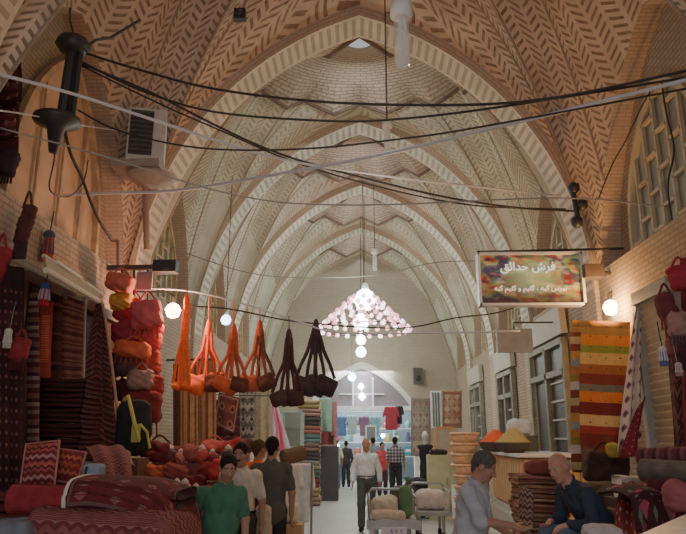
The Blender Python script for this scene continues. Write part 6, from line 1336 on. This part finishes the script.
person('dark-haired man seen from behind in a charcoal T-shirt', (gx(272, Y), Y, 0), PI + .25, 1.74, shirt=cl(74, 70, 66), trousers=cl(34, 32, 36), sleeve=.40, collar=False, placket=False, tuck=False, vox=.010, look=(-.3, .1, 0), girth=1.05)
Y = 9.0
person('person in a bright orange shirt beside the stall, partly behind the charcoal T-shirt', (gx(259, Y), Y, 0), PI - .7, 1.70, shirt=cl(232, 92, 40), trousers=cl(48, 48, 58), sleeve=.45, collar=False, placket=False, tuck=False, vox=.012, hair=(70, 50, 36))
Y = 13.7
person('man in a white shirt and grey trousers walking down the middle of the bazaar', (gx(366, Y), Y, 0), .0, 1.71, shirt=cl(222, 232, 244), trousers=cl(70, 78, 82), sleeve=.93, hairstyle='rim', hair=(90, 80, 74), skin=(166, 120, 100), vox=.011, girth=1.08,
       pose=dict(kL=(-.10, -.10, .51), aL=(-.10, -.10, .10), aR=(.10, .16, .12), kR=(.10, .03, .51), wL=(-.27, -.10, .90), wR=(.26, .03, .90), eL=(-.26, .03, 1.13), eR=(.26, .06, 1.13)))
Y = 20
person('man in a dark checked shirt walking away towards the far arch', (gx(395, Y), Y, 0), PI - .15, 1.74, shirt=plaid_mat(), trousers=cl(40, 38, 40), sleeve=.5, placket=False, vox=.014)
Y = 23.5
person('woman in a black chador standing by the stacked cloth on the left', (gx(325, Y), Y, 0), PI - .5, 1.66, shirt=cl(26, 24, 28), trousers=cl(26, 24, 28), robe=True, vox=.016, skin=(170, 130, 110))
Y = 24.6
person('person in a pale top and blue jeans beside the woman in black', (gx(336, Y), Y, 0), PI + .3, 1.62, shirt=cl(196, 196, 186), trousers=cl(82, 100, 128), sleeve=.5, collar=False, placket=False, tuck=False, vox=.016)
Y = 25.3
person('person in dark clothes farther back left of the walking man', (gx(346, Y), Y, 0), PI, 1.60, shirt=cl(62, 56, 58), trousers=cl(48, 46, 52), sleeve=.9, collar=False, placket=False, tuck=False, vox=.016)
Y = 21.5
person('person in a crimson top standing just behind the walking man, dark trousers', (gx(382, Y), Y, 0), .3, 1.58, shirt=cl(176, 60, 74), trousers=cl(70, 40, 48), sleeve=.6, collar=False, placket=False, tuck=False, vox=.016)
Y = 24
person('black-haired shopper in grey in front of the bright far shop', (gx(373, Y), Y, 0), PI, 1.72, shirt=cl(120, 126, 134), trousers=cl(56, 56, 66), sleeve=.6, collar=False, placket=False, tuck=False, vox=.016)
# right: trader in pale grey, old man seated on the stone bench
Y = 5.75
person('grey-haired moustached man in a pale grey shirt leaning towards the seated old man', (gx(463, Y), Y, 0), 1.12, 1.66, look=(.1, .30, 0), shirt=cl(164, 166, 178), trousers=cl(70, 68, 70), sleeve=.52, hair=(74, 68, 66), hairstyle='short', moustache=True, skin=(150, 110, 92), vox=.0085, girth=1.12,
       pose=dict(neck=(0, -.09, 1.44), sL=(-.19, -.08, 1.385), sR=(.19, -.06, 1.385), eL=(-.27, -.20, 1.17), wL=(-.20, -.43, 1.14), dL=(.2, -1, -.25), tL=(1, 0, .3), eR=(.25, -.10, 1.13), wR=(.2, -.31, 1.02), dR=(0, -1, -.4), tR=(-1, 0, .2)), tuck=False)
Y = 6.05
person('bald old man in a navy jacket sitting hunched on the stone bench', (gx(592, Y), Y + .1, 0), -1.3, 1.74, look=(.3, -.35, 0), shirt=cl(44, 52, 66), trousers=cl(78, 92, 112), sleeve=.95, hair=(150, 144, 140), hairstyle='rim', skin=(176, 126, 108), vox=.009, girth=1.1, jacket=True, tuck=False, placket=False,
       pose=dict(pel=(0, .12, .92), neck=(0, -.22, 1.34), hL=(-.10, .10, .90), hR=(.10, .10, .90), kL=(-.15, -.36, .93), kR=(.14, -.36, .93), aL=(-.15, -.42, .49), aR=(.14, -.42, .49), sL=(-.18, -.17, 1.27), sR=(.18, -.17, 1.27),
                 eL=(-.26, -.18, 1.02), eR=(.26, -.18, 1.02), wL=(-.14, -.34, 1.03), wR=(.14, -.34, 1.03), dL=(.5, -.8, -.3), dR=(-.5, -.8, -.3), tL=(.6, .6, .4), tR=(-.6, .6, .4)))
# ================================================================== light
def light(name, typ, loc, energy, col, size=.1, rot=None):
    l = bpy.data.lights.new(name, typ); l.energy = energy; l.color = col
    if typ == 'AREA': l.size = size
    else: l.shadow_soft_size = size
    o = bpy.data.objects.new(name, l); COL.objects.link(o); o.location = loc
    if rot: o.rotation_euler = rot
    return o
w = bpy.data.worlds.new('world'); bpy.context.scene.world = w; w.use_nodes = True
w.node_tree.nodes['Background'].inputs[0].default_value = (.95, .97, 1, 1); w.node_tree.nodes['Background'].inputs[1].default_value = .5
for i, (y0, y1) in enumerate(ybs):
    light('oculus_daylight', 'AREA', (0, (y0 + y1) / 2, 9.9), 45 if y0 > 10 else 8, (.9, .97, 1), .4)
for y, e in ((13, 120), (18, 240), (21.5, 150), (25, 110)):
    light('bay_lamp_light', 'POINT', (0, y, 4.9), e, (.86, 1, .83), .25)
light('bulb_light', 'POINT', at(173, 310, 9.4), 95, (1, .52, .3), .07)
light('bulb_light', 'POINT', at(611, 307, 9.4), 120, (1, .50, .14), .07)
light('rear_fill_light', 'AREA', (0, -3.0, 2.6), 105, (1, .93, .88), 4, (PI / 2, 0, 0))  # added fill from behind the camera to brighten the foreground
light('far_shop_light', 'AREA', (0, YFAR + .9, 4.3), 430, (.9, 1, 1), 2.5)
light('shop_bulb_light', 'POINT', (-.6, 5.4, 4.6), 14, (1, .72, .5), .2)  # added warm fill lights for the near vault, no bulbs hang here
light('shop_bulb_light', 'POINT', (.5, 8.2, 4.6), 30, (1, .75, .52), .2)
bpy.context.scene.view_settings.view_transform = 'AgX'
bpy.context.scene.view_settings.exposure = 0.3
bpy.context.scene.view_settings.look = 'AgX - Low Contrast'
